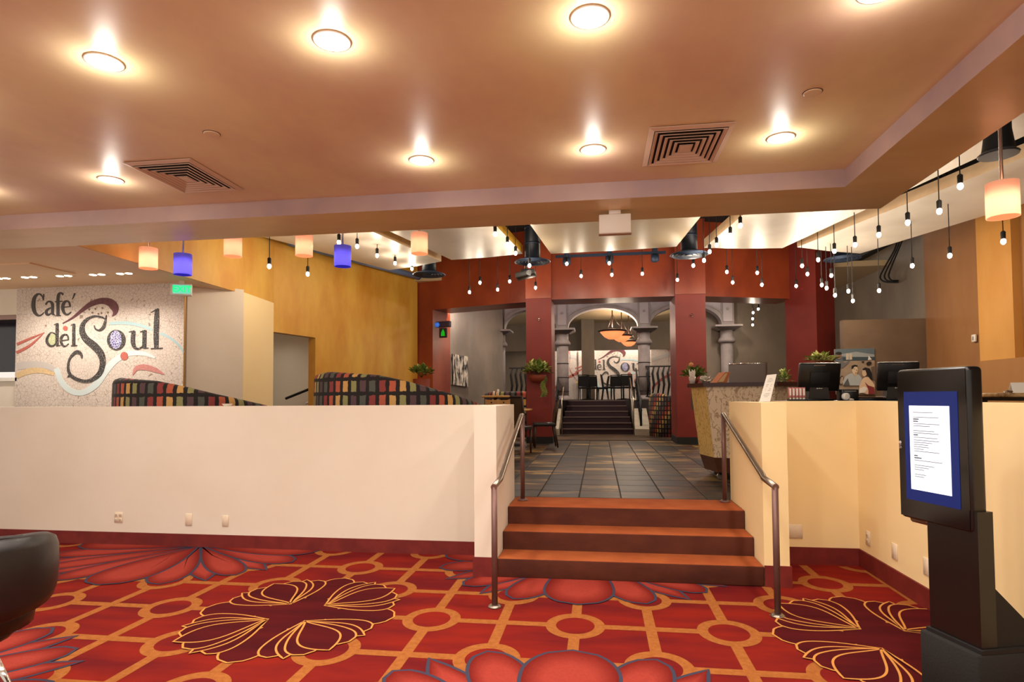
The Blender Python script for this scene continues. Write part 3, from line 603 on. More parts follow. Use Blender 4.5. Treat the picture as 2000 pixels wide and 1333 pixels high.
# ================================================================== coloured shade pendants
def shade_mat(nm, c, e, s):
    M = mat(nm, c, .4, emit=s, ecol=e); nt = M.node_tree; tr_ = nt.nodes.new('ShaderNodeBsdfTranslucent'); tr_.inputs[0].default_value = lin(c)
    ms = nt.nodes.new('ShaderNodeMixShader'); ms.inputs[0].default_value = .6; b = nt.nodes['Principled BSDF']; out = nt.nodes['Material Output']
    nt.links.new(b.outputs[0], ms.inputs[1]); nt.links.new(tr_.outputs[0], ms.inputs[2]); nt.links.new(ms.outputs[0], out.inputs[0]); return M
pink = shade_mat('lit peach glass shade', (255, 226, 206), (255, 170, 130), .45); blue = shade_mat('lit violet glass shade', (150, 144, 222), (90, 80, 210), .3)
core_m = mat('lit lamp core', (255, 245, 225), .3, emit=9, ecol=(255, 225, 190)); core_b = mat('lit violet lamp core', (230, 230, 255), .3, emit=6, ecol=(210, 200, 255))
glassrim = mat('frosted rim', (250, 210, 180), .3, emit=.6, ecol=(255, 190, 150))
for px, py, Y, col, lab in ((290, 505, 6.3, 0, 'peach glass cylinder pendant left of the darker violet one'), (357, 517, 6.3, 1, 'dark violet glass cylinder pendant near the exit sign'), (455, 481, 6.3, 0, 'peach glass cylinder pendant half hidden by the beam'), (594, 480, 6.5, 0, 'peach glass cylinder pendant left of the bright violet one'), (669, 501, 6.6, 1, 'bright violet glass cylinder pendant over the second booth'), (819, 476, 6.7, 0, 'peach glass cylinder pendant before the grey cloud'), (1958, 391, 4.55, 0, 'large peach glass cylinder pendant at the far right')):
    c = ony(px, py, Y); t = thing('cylinder_pendant', lab, 'pendant lamp', c, 0, 'coloured glass cylinder pendants')
    Rr, hh = .095, .118
    MB().lathe([(Rr, -hh), (Rr, hh), (Rr-.006, hh), (Rr-.006, -hh)], n=28).build('shade', blue if col else pink, t)
    MB().ball((0, 0, .03), .022, 10, 8, sz=1.3).build('bulb', core_b if col else core_m, t)
    MB().lathe([(.03, .04), (.03, .1), (.012, .12)], n=12).build('socket', metal, t)
    for a in range(3): q = a*2.094; MB().tube([(0, 0, .1), (Rr*.97*math.cos(q), Rr*.97*math.sin(q), .1)], .004, 4).build('spoke', metal, t)
    MB().tube([(0, 0, .1), (0, 0, 5.2-c.z)], .011, 8).build('stem', metal, t)
    lamp('shade_light', t, (0, 0, -.03), SHADE_W*(1.3 if col else 1), (.9, .88, 1) if col else (1, .86, .74), .02)
# ================================================================== ceiling fixtures over the carpet
ring_m = mat('downlight trim', (250, 236, 216), .4)
rows = {4.29: ('far', [-5.05, -3.81, -1.27, -.02, 1.24]), 2.77: ('near', [-3.76, -2.51, -1.27, -.02, 1.22]), 1.25: ('unseen overhead fill', [-3.76, -2.51, -1.27, -.02, 1.22]), -.27: ('unseen rearward fill', [-3.76, -2.51, -1.27, -.02, 1.22]), -1.8: ('unseen rearmost fill', [-3.76, -1.27, 1.22])}  # overhead to rearmost rows and leftmost far lamp are unseen, added as fill
dp = None
for y, (nm, xs) in rows.items():
    vis = [x for x in xs if x > -3.9 and (nm == 'far' or x > -3)]
    for i, x in enumerate(xs):
        lab = '%s recessed downlight from the left in the %s ceiling row' % (ordinal(vis.index(x)), nm) if x in vis else 'unseen recessed downlight just beyond the left edge in the %s ceiling row' % nm
        t = thing('ceiling_downlight', lab, 'downlight', (x, y, 3.2), 0, 'recessed ceiling downlights')
        if dp is None: dp = (MB().lathe([(.088, 0), (.092, -.006), (.078, -.008), (.074, 0)], n=28).build('trim_ring', ring_m, t), MB().lathe([(.001, -.004), (.05, -.004), (.074, -.001), (.076, .002)], n=28).build('lens', disc_m, t))
        else:
            for p in dp: q = p.copy(); COL.objects.link(q); q.parent = t
        lamp('downlight_beam', t, (0, 0, -.03), DOWN_W, (1, .925, .83), .07, 'SPOT', math.radians(150))
        lamp('downlight_glow', t, (0, 0, -.10), HALO_W, (1, .925, .83), .04)
for x, y, lab in ((-2.5, 3.64, 'small round ceiling cover near the left air vent'), (1.24, 3.67, 'small round ceiling cover near the right downlight')):
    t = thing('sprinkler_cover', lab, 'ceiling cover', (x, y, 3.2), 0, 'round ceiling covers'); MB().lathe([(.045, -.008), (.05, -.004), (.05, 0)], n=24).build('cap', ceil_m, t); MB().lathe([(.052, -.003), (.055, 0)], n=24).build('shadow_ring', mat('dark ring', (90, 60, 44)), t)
vent_m = mat('vent enamel', (212, 184, 160), .4); vent_k = mat('vent throat', (30, 20, 16), .8)
for cx, cy, lab in ((-3.175, 4.32, 'square louvred ceiling air vent on the left'), (.615, 4.32, 'square louvred ceiling air vent on the right')):
    t = thing('ceiling_vent', lab, 'air vent', (cx, cy, 3.2), 0, 'ceiling air vents'); ax, ay = .27, .335
    MB().box(-ax+.02, ax-.02, -ay+.02, ay-.02, -.003, 0).build('throat', vent_k, t)
    def frame(a, b, wdt, z0, z1, slope=0):
        f = MB(); o4 = [(-a, -b), (a, -b), (a, b), (-a, b)]; i4 = [(-a+wdt, -b+wdt), (a-wdt, -b+wdt), (a-wdt, b-wdt), (-a+wdt, b-wdt)]
        vs = [(p[0], p[1], z1) for p in o4]+[(p[0], p[1], z0) for p in i4]+[(p[0], p[1], z1-.004) for p in o4]+[(p[0], p[1], z0-.004) for p in i4]
        fs = []
        for k in range(4): n = (k+1) % 4; fs += [(k, n, 4+n, 4+k), (8+k, 12+k, 12+n, 8+n), (k, 8+k, 8+n, n), (4+k, 4+n, 12+n, 12+k)]
        return f.add(vs, fs)
    frame(ax, ay, .035, -.014, -.004).build('frame', vent_m, t)
    for k in range(6):
        a, b = ax-.04-k*.037, ay-.045-k*.046; frame(a, b, .021, -.013, -.019).build('louvre', vent_m, t)
    MB().box(-.035, .035, -.045, .045, -.024, -.02).build('centre_plate', vent_m, t)
# white back of exit sign under the beam
c = ony(1201, 438, 5.3); t = thing('emergency_sign', 'plain white exit sign box hung under the ceiling beam', 'sign', (c.x, 5.3, 3.06))
w_ = .135; zc = c.z-3.06
MB().rbox(-w_, w_, -.03, .03, zc-.085, zc+.08, .006, 2).build('housing', white, t); MB().rbox(-.05, .05, -.035, .035, zc+.08, 0, .004, 1).build('canopy', white, t); MB().box(-w_-.004, w_+.004, -.032, .032, zc-.092, zc-.085).build('bottom_trim', mat('warm grey trim', (180, 150, 130)), t)
# ================================================================== text helper (flat print)
def text(body, name, material, parent, M, size=.1, ext=.001, bold=0):
    cu = bpy.data.curves.new(name, 'FONT'); cu.body = body; cu.size = size; cu.extrude = ext; cu.align_x = 'CENTER'; cu.align_y = 'CENTER'; cu.offset = bold
    o = bpy.data.objects.new(name, cu); COL.objects.link(o); dg = bpy.context.evaluated_depsgraph_get(); me = bpy.data.meshes.new_from_object(o.evaluated_get(dg))
    bpy.data.objects.remove(o); me.materials.clear(); me.materials.append(material); o = bpy.data.objects.new(name, me); COL.objects.link(o); o.parent = parent; o.matrix_local = M
    return o
FRONT = Matrix.Rotation(math.pi/2, 4, 'X')
# green EXIT sign by the mural
c = ony(355, 566, 7.5); t = thing('exit_sign', 'lit green EXIT sign at the right edge of the mosaic mural', 'exit sign', c, math.radians(24))
MB().rbox(-.135, .125, -.03, .03, -.085, .075, .006, 2).build('housing', white, t)
MB().box(-.10, .118, -.034, -.03, -.062, .058).build('face', mat('exit face', (150, 220, 200), .4, emit=.55, ecol=(90, 220, 190)), t)
text('EXIT', 'lettering', mat('exit green', (40, 190, 120), .4, emit=1.4, ecol=(10, 190, 110)), t, Matrix.Translation((.01, -.036, -.002))@FRONT, .115, .001, .004)
MB().box(-.03, .03, -.02, .02, .075, 3.06-c.z).build('canopy', white, t)
# second tiny emergency light + green running-man sign by the left opening
c = ony(866, 634, 14.1); t = thing('emergency_light', 'blue emergency light box on the red wall left of the openings', 'emergency light', c, math.radians(-16))
MB().rbox(-.19, .19, -.05, .05, -.07, .07, .01, 2).build('body', mat('dusky blue housing', (52, 40, 60), .5), t); MB().ball((-.13, -.07, -.01), .06, 10, 6).build('lamp_head', mat('blue lens', (60, 110, 190), .3, emit=.5, ecol=(40, 110, 220)), t)
c = ony(866, 652, 14.1); t = thing('green_exit_glow', 'small glowing green sign below the blue emergency light', 'exit sign', c, math.radians(-16))
MB().rbox(-.10, .10, -.03, .02, -.10, .13, .01, 2).build('housing', mat('dark housing', (40, 30, 34)), t); MB().poly3([(-.05, -.034, -.06), (.06, -.034, -.06), (.05, -.034, .03), (.01, -.034, .11), (-.04, -.034, .03)], (0, .004, 0)).build('symbol', mat('green symbol', (20, 160, 40), .4, emit=.5, ecol=(10, 170, 30)), t)
# ================================================================== mosaic mural
def mural(root, full, depth0=0.0):
    K = .002*1.0
    def m(x, y):                                    # board units measured on the wall plane at Y = 7.84
        p = ony(x/4.165, 480+y/4.165, 7.84); return (p.x+7.05, p.z-2.2)
    blackt = crack_mat('black mosaic', (36, 32, 31), (170, 160, 152), 38, .03) if 'black mosaic' not in MATS else MATS['black mosaic']
    blacks = crack_mat('charcoal mosaic', (58, 52, 50), (110, 100, 94), 90, .03) if 'charcoal mosaic' not in MATS else MATS['charcoal mosaic']
    sc = (m(1500, 600)[0]-m(300, 600)[0])/1200
    def stroke(pts, mm, z, nm, n=6, mb=None):
        P = smooth_path(pts, n); own = mb is None; mb = mb or MB(); L = []; R = []
        for i, p in enumerate(P):
            a, b = P[max(i-1, 0)], P[min(i+1, len(P)-1)]; dx, dy = b[0]-a[0], b[1]-a[1]; l = math.hypot(dx, dy) or 1; nx, ny = -dy/l*p[2]/2, dx/l*p[2]/2
            L.append(m(p[0]+nx, p[1]+ny)); R.append(m(p[0]-nx, p[1]-ny))
        N = len(P); vs = [(q[0], -z, q[1]) for q in L+R]+[(q[0], -.0005, q[1]) for q in L+R]
        fs = [(i, i+1, N+i+1, N+i) for i in range(N-1)]+[(2*N+i, 2*N+i+1, i+1, i) for i in range(N-1)]+[(N+i, N+i+1, 3*N+i+1, 3*N+i) for i in range(N-1)]+[(0, N, 3*N, 2*N), (N-1, 3*N-1, 4*N-1, 2*N-1)]
        mb.add(vs, fs)
        if own: return mb.build(nm, mm, root)
    def glyph(strokes, mm, nm, z=.008):
        mb = MB()
        for k, s_ in enumerate(strokes): stroke(s_, mm, z+.0004*k, nm, 6, mb)
        return mb.build(nm, mm, root)
    def ell(cx, cy, rx, ry, mm, z, nm, n=28):
        return MB().poly3([(lambda q: (q[0], -z, q[1]))(m(cx+rx*math.cos(2*math.pi*k/n), cy+ry*math.sin(2*math.pi*k/n))) for k in range(n)], (0, z-.0005, 0)).build(nm, mm, root)
    tealm = mat('teal tiles', (168, 196, 198), .5); skym = mat('pale blue tiles', (208, 220, 218), .5); plum = mat('plum tiles', (92, 50, 56), .5, (116, 66, 70), 20); coral = mat('coral tiles', (190, 106, 92), .5, (176, 92, 80), 40)
    # ribbons
    stroke([(160, 985, 60), (300, 968, 55), (400, 980, 50), (480, 1020, 40)], mat('grey tiles', (196, 188, 180), .5), .003, 'grey_ribbon')
    stroke([(155, 1062, 44), (250, 1025, 48), (350, 1018, 42), (462, 1048, 26)], mat('sand tiles', (226, 196, 148), .5, (206, 176, 130), 30), .004, 'sand_ribbon')
    stroke([(480, 1000, 46), (520, 1110, 46), (600, 1185, 46), (700, 1195, 46), (800, 1130, 56), (880, 1020, 56), (960, 935, 50), (1060, 882, 42), (1180, 880, 34), (1280, 915, 16)], skym, .0035, 'pale_blue_ribbon')
    stroke([(905, 637, 24), (1030, 632, 26), (1150, 650, 26), (1258, 688, 22)], tealm, .004, 'teal_ribbon'); stroke([(1320, 715, 22), (1400, 755, 20), (1470, 812, 18), (1512, 870, 12)], tealm, .004, 'teal_ribbon')
    stroke([(1098, 1055, 8), (1130, 1000, 36), (1200, 992, 46), (1280, 1015, 36), (1352, 1048, 8)], mat('rose tiles', (204, 140, 132), .5, (190, 124, 116), 40), .005, 'rose_ribbon')
    stroke([(530, 637, 6), (610, 592, 16), (690, 528, 28), (760, 480, 40), (840, 455, 48), (910, 465, 62), (950, 505, 66), (955, 548, 36), (932, 580, 5)], plum, .006, 'plum_swoosh')
    stroke([(160, 806, 22), (270, 758, 18), (382, 710, 4)], coral, .005, 'coral_arrow'); stroke([(156, 874, 24), (270, 812, 20), (382, 710, 4)], coral, .0052, 'coral_arrow')
    for x, y in ((745, 522), (771, 549), (795, 519), (820, 559), (852, 511), (845, 553), (897, 548)): ell(x, y, 9, 9, mat('umber tile', (120, 96, 76), .5), .005, 'loose_tile', 4)
    ell(552, 676, 18, 20, coral, .006, 'coral_dot'); ell(1030, 901, 31, 34, coral, .006, 'coral_dot')
    # lettering
    if full:
        glyph([[(373, 447, 5), (366, 418, 9), (345, 399, 11), (322, 404, 18), (300, 435, 26), (293, 487, 30), (301, 537, 27), (324, 568, 19), (352, 571, 11), (380, 548, 5)], [(378, 398, 6), (374, 450, 6)]], blacks, 'letter_C')
        glyph([[(394, 486, 12), (408, 463, 12), (432, 460, 16), (447, 480, 21), (449, 520, 21), (450, 556, 20), (468, 571, 6)], [(449, 505, 6), (415, 520, 14), (398, 543, 22), (410, 568, 16), (446, 549, 6)]], blacks, 'letter_a')
        glyph([[(534, 404, 14), (518, 389, 12), (499, 402, 20), (493, 440, 23), (493, 520, 23), (493, 572, 23)], [(470, 461, 9), (528, 457, 9)], [(474, 574, 8), (516, 574, 8)]], blacks, 'letter_f')
        glyph([[(532, 506, 8), (592, 500, 8)], [(592, 502, 10), (584, 468, 13), (562, 455, 14), (539, 474, 21), (531, 513, 23), (545, 553, 19), (570, 565, 13), (600, 543, 5)]], blacks, 'letter_e'); glyph([[(630, 392, 12), (610, 442, 4)]], blacks, 'accent')
    ell(446, 762, 32, 50, mat('lime tiles', (196, 200, 160), .5, (170, 174, 130), 60), .006, 'green_counter')
    glyph([[(478, 728, 8), (443, 711, 12), (414, 742, 20), (405, 780, 23), (424, 815, 17), (458, 817, 10), (480, 790, 6)], [(487, 636, 22), (486, 720, 24), (486, 812, 24)], [(463, 648, 5), (490, 636, 8)], [(480, 816, 10), (512, 814, 6)]], blackt, 'letter_d')
    glyph([[(520, 775, 8), (578, 768, 8)], [(578, 770, 9), (570, 735, 12), (548, 726, 13), (524, 745, 19), (517, 780, 20), (530, 812, 16), (552, 820, 11), (580, 800, 4)]], blackt, 'letter_e')
    glyph([[(622, 640, 22), (621, 730, 24), (621, 812, 24)], [(600, 652, 5), (626, 640, 8)], [(598, 817, 8), (648, 815, 8)]], blackt, 'letter_l')
    glyph([[(787, 652, 6), (796, 680, 10), (826, 693, 16), (860, 670, 26), (876, 625, 20), (885, 570, 6)], [(872, 600, 8), (845, 586, 16), (790, 579, 16), (734, 600, 22), (695, 645, 34), (690, 705, 46), (722, 765, 54), (785, 818, 60), (838, 880, 56), (856, 950, 46), (838, 1030, 42), (786, 1083, 34), (718, 1104, 24), (645, 1088, 26), (594, 1052, 24), (576, 1000, 20), (586, 930, 16), (620, 884, 24), (656, 868, 30), (683, 892, 20), (686, 922, 5)], [(570, 1072, 4), (598, 1050, 26)]], blackt, 'letter_S')
    ell(966, 771, 75, 83, blackt, .008, 'letter_o'); ell(963, 769, 46, 74, crack_mat('violet beads', (92, 88, 140), (226, 222, 236), 34, .10) if 'violet beads' not in MATS else MATS['violet beads'], .0092, 'violet_counter')
    glyph([[(1105, 698, 32), (1100, 780, 34), (1112, 826, 28), (1140, 842, 16), (1172, 828, 10), (1188, 800, 6)], [(1068, 706, 6), (1112, 696, 8)], [(1194, 692, 32), (1194, 760, 32), (1192, 838, 30)], [(1160, 706, 6), (1200, 692, 8)], [(1190, 838, 8), (1226, 834, 5)]], blackt, 'letter_u')
    glyph([[(1296, 520, 30), (1292, 620, 42), (1288, 740, 40), (1290, 836, 34)], [(1248, 548, 5), (1306, 518, 12)], [(1246, 840, 8), (1340, 836, 8)]], blackt, 'letter_l')
board = crack_mat('white mosaic', (226, 214, 200), (150, 128, 112), 21, .028, (206, 190, 178))
t = thing('mosaic_mural', 'white mosaic mural reading Café del Soul on the left wall', 'mural', (-7.05, 7.80, 2.2))
MB().box(-8.43+7.05, -5.745+7.05, 0, .03, -1.7, .90).build('board', board, t); MB().box(-5.744+7.05, -5.738+7.05, -.004, .03, -1.7, .90).build('brass_edge', mat('brass edge', (170, 130, 70), .4, metal=.5), t); mural(t, True)
t = thing('mosaic_mural', 'second mosaic mural reading del Sou at the far end wall', 'mural', (pxX(1205, 24.2), 24.2, ony(1205, 724, 24.2).z))
t.scale = (1.2, 1, 1.2)
MB().box(-1.25, 1.75, 0, .03, -.965, .85).build('board', board, t); mural(t, False)
for x0, x1, lab in ((pxX(1080, 24.3), pxX(1135, 24.3), 'narrow mosaic panel with ribbons left of the rear pier'), (pxX(1272, 23.9), pxX(1330, 23.9), 'narrow mosaic panel with a rose loop right of the rear column')):
    t = thing('ribbon_mural', lab, 'mural', ((x0+x1)/2, 24.35 if x0 < 0 else 23.95, 1.37)); w2 = (x1-x0)/2
    MB().box(-w2, w2, 0, .03, 0, 2.3).build('board', board, t)
    for pts, cc in (([(-w2, .4, .12), (-.1, .8, .12), (w2, 1.1, .08)], coral_ if False else mat('coral tiles', (190, 106, 92))), ([(-.4, 2.2, .05), (.1, 1.9, .2), (.1, 1.2, .12), (.5, .6, .04)], mat('rose tiles', (204, 140, 132))), ([(-w2, 1.5, .1), (.2, 1.7, .14), (w2, 1.5, .1)], mat('grey tiles', (196, 188, 180)))):
        P = smooth_path(pts, 8); mb = MB()
        for i in range(len(P)-1): a, b = P[i], P[i+1]; mb.add([(a[0], -.004, a[1]-a[2]/2), (b[0], -.004, b[1]-b[2]/2), (b[0], -.004, b[1]+b[2]/2), (a[0], -.004, a[1]+a[2]/2)], [(0, 1, 2, 3)])
        mb.build('ribbon', cc, t)
# twin recessed lights before the mural
tw = None
for i, (px, py) in enumerate(((5, 544), (57, 541.5), (125, 539), (190, 536.5), (243, 534.4))):
    c = onz(px, py, 3.10); t = thing('twin_downlight', '%s small twin recessed downlight from the left before the mural' % ordinal(i), 'downlight', c, 0, 'twin downlights before the mural')
    if tw is None: tw = (MB().box(-.115, .115, -.06, .06, -.003, 0).build('plate', mat('twin plate', (226, 196, 160), .4), t), MB().lathe([(.001, -.008), (.038, -.007), (.042, -.003)], (-.062, 0, 0), 16).build('lens', disc_m, t), MB().lathe([(.001, -.008), (.038, -.007), (.042, -.003)], (.062, 0, 0), 16).build('lens', disc_m, t))
    else:
        for p in tw: q = p.copy(); COL.objects.link(q); q.parent = t
    lamp('twin_beam', t, (0, 0, -.05), 34, (1, .90, .80), .06, 'SPOT', math.radians(150))
# ================================================================== booths
def booth(name, label, cx, cy, R, a0, a1, htop, fz, us, group, z_low, n=48, peak=.18, end=None):
    t = thing(name, label, 'booth', (cx, cy, fz), 0, group)
    def shell(r_out, r_in, nm, zb):
        mb = MB(); N = n+1; rows_ = []
        for i in range(N):
            f = i/n; a = a0+(a1-a0)*f
            h = htop(f); rows_.append((a, h))
        secs = []
        for a, h in rows_:
            ca, sa = math.cos(a), math.sin(a); rm = (r_out+r_in)/2; th = (r_out-r_in)/2
            prof = [(r_out, zb), (r_out+.01, h*.5), (r_out, h-.06), (rm+th*.7, h-.018), (rm, h), (rm-th*.7, h-.018), (r_in, h-.06), (r_in, zb)]
            secs.append([(p[0]*ca, p[0]*sa, p[1]) for p in prof])
        K = len(secs[0]); vs = [p for s_ in secs for p in s_]; fs = [(i*K+k, (i+1)*K+k, (i+1)*K+(k+1) % K, i*K+(k+1) % K) for i in range(N-1) for k in range(K)]
        fs += [tuple(range(K)), tuple((N-1)*K+k for k in range(K-1, -1, -1))]
        mb.add(vs, fs, True)
        for i in range(N):
            for k in range(K):
                arc = i/n*(abs(a1-a0)*R)
                vv = secs[i][k][2]+(max(0, k-4))*.0
                mb.uv[i*K+k] = (arc*us[0], vv*us[1]+.15)
        return mb.build(nm, fabric, t)
    shell(R, R-.11, 'backrest', 0)
    s_ = MB(); nn = 24
    pts = [(.0+(R-.11)*math.cos(a0+(a1-a0)*k/nn), (R-.11)*math.sin(a0+(a1-a0)*k/nn)) for k in range(nn+1)]; pin = [((R-.62)*math.cos(a0+(a1-a0)*k/nn), (R-.62)*math.sin(a0+(a1-a0)*k/nn)) for k in range(nn, -1, -1)]
    s_.prism(pts+pin, .1, .46).build('seat', mat('burgundy vinyl', (84, 26, 26), .4), t)
    return t
def h1(top, low):
    def f(x):
        s = min(1, x/.10); rise = top-.05*(1-s)**2
        k = max(0, (x-.28)/.72); return rise-(top-low)*(k*k*(3-2*k))
    return f
def hp(add):
    K = [(0, 1.19), (.12, 1.225), (.365, 1.24), (.56, 1.195), (.65, 1.135), (.75, 1.05), (.88, .955), (1, .88)]
    def f(x):
        for (x0, y0), (x1, y1) in zip(K[:-1], K[1:]):
            if x <= x1: k = (x-x0)/(x1-x0); return y0+(y1-y0)*k+add
        return K[-1][1]+add
    return f
pb = ony(402, 780, 6.95); pb2 = ony(783, 780, 6.95)
booth('round_booth', 'patterned round booth back in front of the mosaic mural', pb.x, 6.97, .985, math.radians(165), math.radians(358), hp(0), FZ, (9.6, 6.6), 'patterned round booths', 0)
booth('round_booth', 'larger patterned round booth back in front of the yellow wall', pb2.x, 6.97, .985, math.radians(165), math.radians(358), hp(.035), FZ, (9.6, 6.6), 'patterned round booths', 0)
booth('round_booth', 'small distant patterned booth behind the left red column', -2.15, 16.0, .85, math.radians(180), math.radians(360), lambda f: 1.1+.05*math.sin(math.pi*f), FZ, (7, 5), 'distant patterned booths', 0)
booth('round_booth', 'distant patterned booth with burgundy seat right of the rear steps', pxX(1318, 15.6), 15.9, .62, math.radians(120), math.radians(330), lambda f: .78+.30*math.sin(math.pi*min(1, f*1.15)), FZ, (13, 9), 'distant patterned booths', 0)
# small dish on the half wall
c = ony(444, 790, 5.66); t = thing('small_dish', 'small white dish on top of the long half wall', 'dish', (c.x, 5.66, HW)); MB().lathe([(.03, 0), (.036, .006), (.05, .022), (.052, .024), (.034, .01), (.001, .008)], n=20).build('dish', white, t); MB().lathe([(.02, 0), (.028, .003)], n=16).build('foot', white, t)
# passage handrails seen through the yellow doorway
t = thing('passage_handrail', 'dark sloping handrail inside the yellow wall doorway', 'handrail', (-6.2, 11.4, FZ))
a, b = ony(558, 779, 11.2), ony(613, 757, 11.2); MB().tube([a, b], .025, 8).build('rail', blackm, t, True); MB().tube([b, (b.x, b.y, FZ)], .02, 8).build('post', blackm, t, True)
a, b = ony(598, 789, 11.1), ony(614, 782, 11.1); MB().tube([a, b], .022, 8).build('lower_rail', white, t, True)
# ================================================================== dining furniture
def chair(name, label, loc, rz, group, seat_m=leather, back_m=mat('olive brown vinyl', (78, 58, 36), .45), leg_m=wood_d, s=1.0, back_h=.92):
    t = thing(name, label, 'chair', loc, rz, group)
    MB().rbox(-.22*s, .22*s, -.22*s, .22*s, .42*s, .49*s, .02, 2).build('seat', seat_m, t)
    for x in (-1, 1):
        MB().tube([(x*.19*s, -.19*s, .43*s), (x*.19*s, -.20*s, 0)], [.022*s, .015*s], 6).build('leg', leg_m, t)
        MB().tube([(x*.19*s, .19*s, .43*s), (x*.195*s, .25*s, 0)], [.022*s, .015*s], 6).build('leg', leg_m, t)
        MB().tube([(x*.2*s, .2*s, .43*s), (x*.2*s, .22*s, .7*s), (x*.19*s, .27*s, back_h*s)], .02*s, 6).build('back_post', leg_m, t)
    b = MB(); b.poly3([(-.185*s, .19*s, .5*s), (.185*s, .19*s, .5*s), (.18*s, .25*s, (back_h-.03)*s), (-.18*s, .25*s, (back_h-.03)*s)], (0, .035*s, 0)); b.build('backrest', back_m, t)
    MB().tube([(-.2*s, .27*s, back_h*s), (0, .285*s, back_h*s+.005), (.2*s, .27*s, back_h*s)], .02*s, 6).build('top_rail', leg_m, t)
    return t
def table(name, label, loc, r, h, group=None, top=wood_l, edge=wood_d):
    t = thing(name, label, 'table', loc, 0, group)
    MB().lathe([(r-.02, h-.035), (r, h-.03), (r, h-.004), (r-.01, h)], n=28).build('tabletop', top, t); MB().lathe([(.03, .02), (.03, h-.03)], n=12).build('pedestal', edge, t); MB().lathe([(.25, 0), (.25, .02), (.04, .05)], n=20).build('base', edge, t)
    return t
cp = onz(1066, 873, FZ); chair('dining_chair', 'dark wood dining chair seen side on before the left red column', (cp.x-.02, cp.y-.1, FZ), math.radians(-80), 'chairs by the left red column')
cp2 = onz(1027, 884, FZ); chair('dining_chair', 'brown vinyl dining chair seen from behind at the wall end', (cp2.x-.12, cp2.y-.3, FZ), math.radians(168), 'chairs by the left red column', back_h=1.0)
tq = thing('dining_table', 'light wood dining table edge before the left red column', 'table', (cp.x-.75, cp.y+.25, FZ))
MB().rbox(-.5, .42, -.38, .38, .72, .755, .008, 1).build('tabletop', wood_l, tq); MB().lathe([(.04, .02), (.04, .72)], n=10).build('pedestal', blackm, tq); MB().lathe([(.28, 0), (.28, .02), (.05, .04)], n=18).build('base', blackm, tq)
p = ony(968, 773, 10.2); tt = table('round_table', 'small round light wood table beyond the wall end', (p.x, 10.2, FZ), .24, p.z-FZ)
for k, dx in enumerate((.02, .09)):
    t = thing('table_shaker', ['short white shaker on the small round table', 'tall white shaker on the small round table'][k], 'shaker', (p.x+dx-.03, 10.1, p.z), 0, 'shakers on the small table'); MB().lathe([(.018, 0), (.018, .06+.03*k), (.012, .075+.03*k)], n=10).build('body', white, t); MB().lathe([(.013, .07+.03*k), (.013, .085+.03*k), (.005, .09+.03*k)], n=10).build('cap', chrome, t)
for k, px in enumerate((960, 984)):
    YW = (8.6, 9.15)[k]; c = ony(px, 795, YW); t = thing('wood_chair_back', ['left of two light wood chair backs peeking over the wall end', 'right of two light wood chair backs peeking over the wall end'][k], 'chair', (c.x, YW, FZ), 0, 'light wood chairs'); zt = ony(px, 780, YW).z-FZ
    MB().poly3([(-.085, 0, .45), (.085, 0, .45), (.095, 0, zt), (.05, 0, zt-.015), (-.05, 0, zt-.015), (-.095, 0, zt)], (0, .025, 0)).build('backrest', wood_l, t); MB().lathe([(.012, 0), (.012, .004)], (0, -.001, zt-.05), 10, Matrix.Rotation(math.pi/2, 4, 'X')).build('hand_hole', blackm, t)
    MB().box(-.1, .1, 0, .36, .42, .45).build('seat', wood_l, t)
    for x in (-.08, .08):
        for y in (.02, .33): MB().box(x-.015, x+.015, y-.015, y+.015, 0, .42).build('leg', wood_l, t)
# rear dining chairs on the platform
for i, (px, rz, Y) in enumerate(((1142, 175, 20.7), (1158, 170, 21.3), (1176, -85, 22.0), (1189, 85, 20.4), (1204, 175, 21.3), (1226, 170, 20.6), (1247, -80, 22.0))):
    c = ony(px, 780, Y); chair('rear_chair', '%s dark chair from the left on the rear platform' % ordinal(i), (c.x, Y, 1.36), math.radians(rz), 'dark chairs on the rear platform', blackm, blackm, blackm, .9)
for px, nm in ((1148, 'left'), (1218, 'right')):
    c = ony(px, 780, 22.1); table('rear_table', 'dark table on the %s of the rear platform' % nm, (c.x, 22.1, 1.36), .25, .72, 'rear platform tables', blackm, blackm)
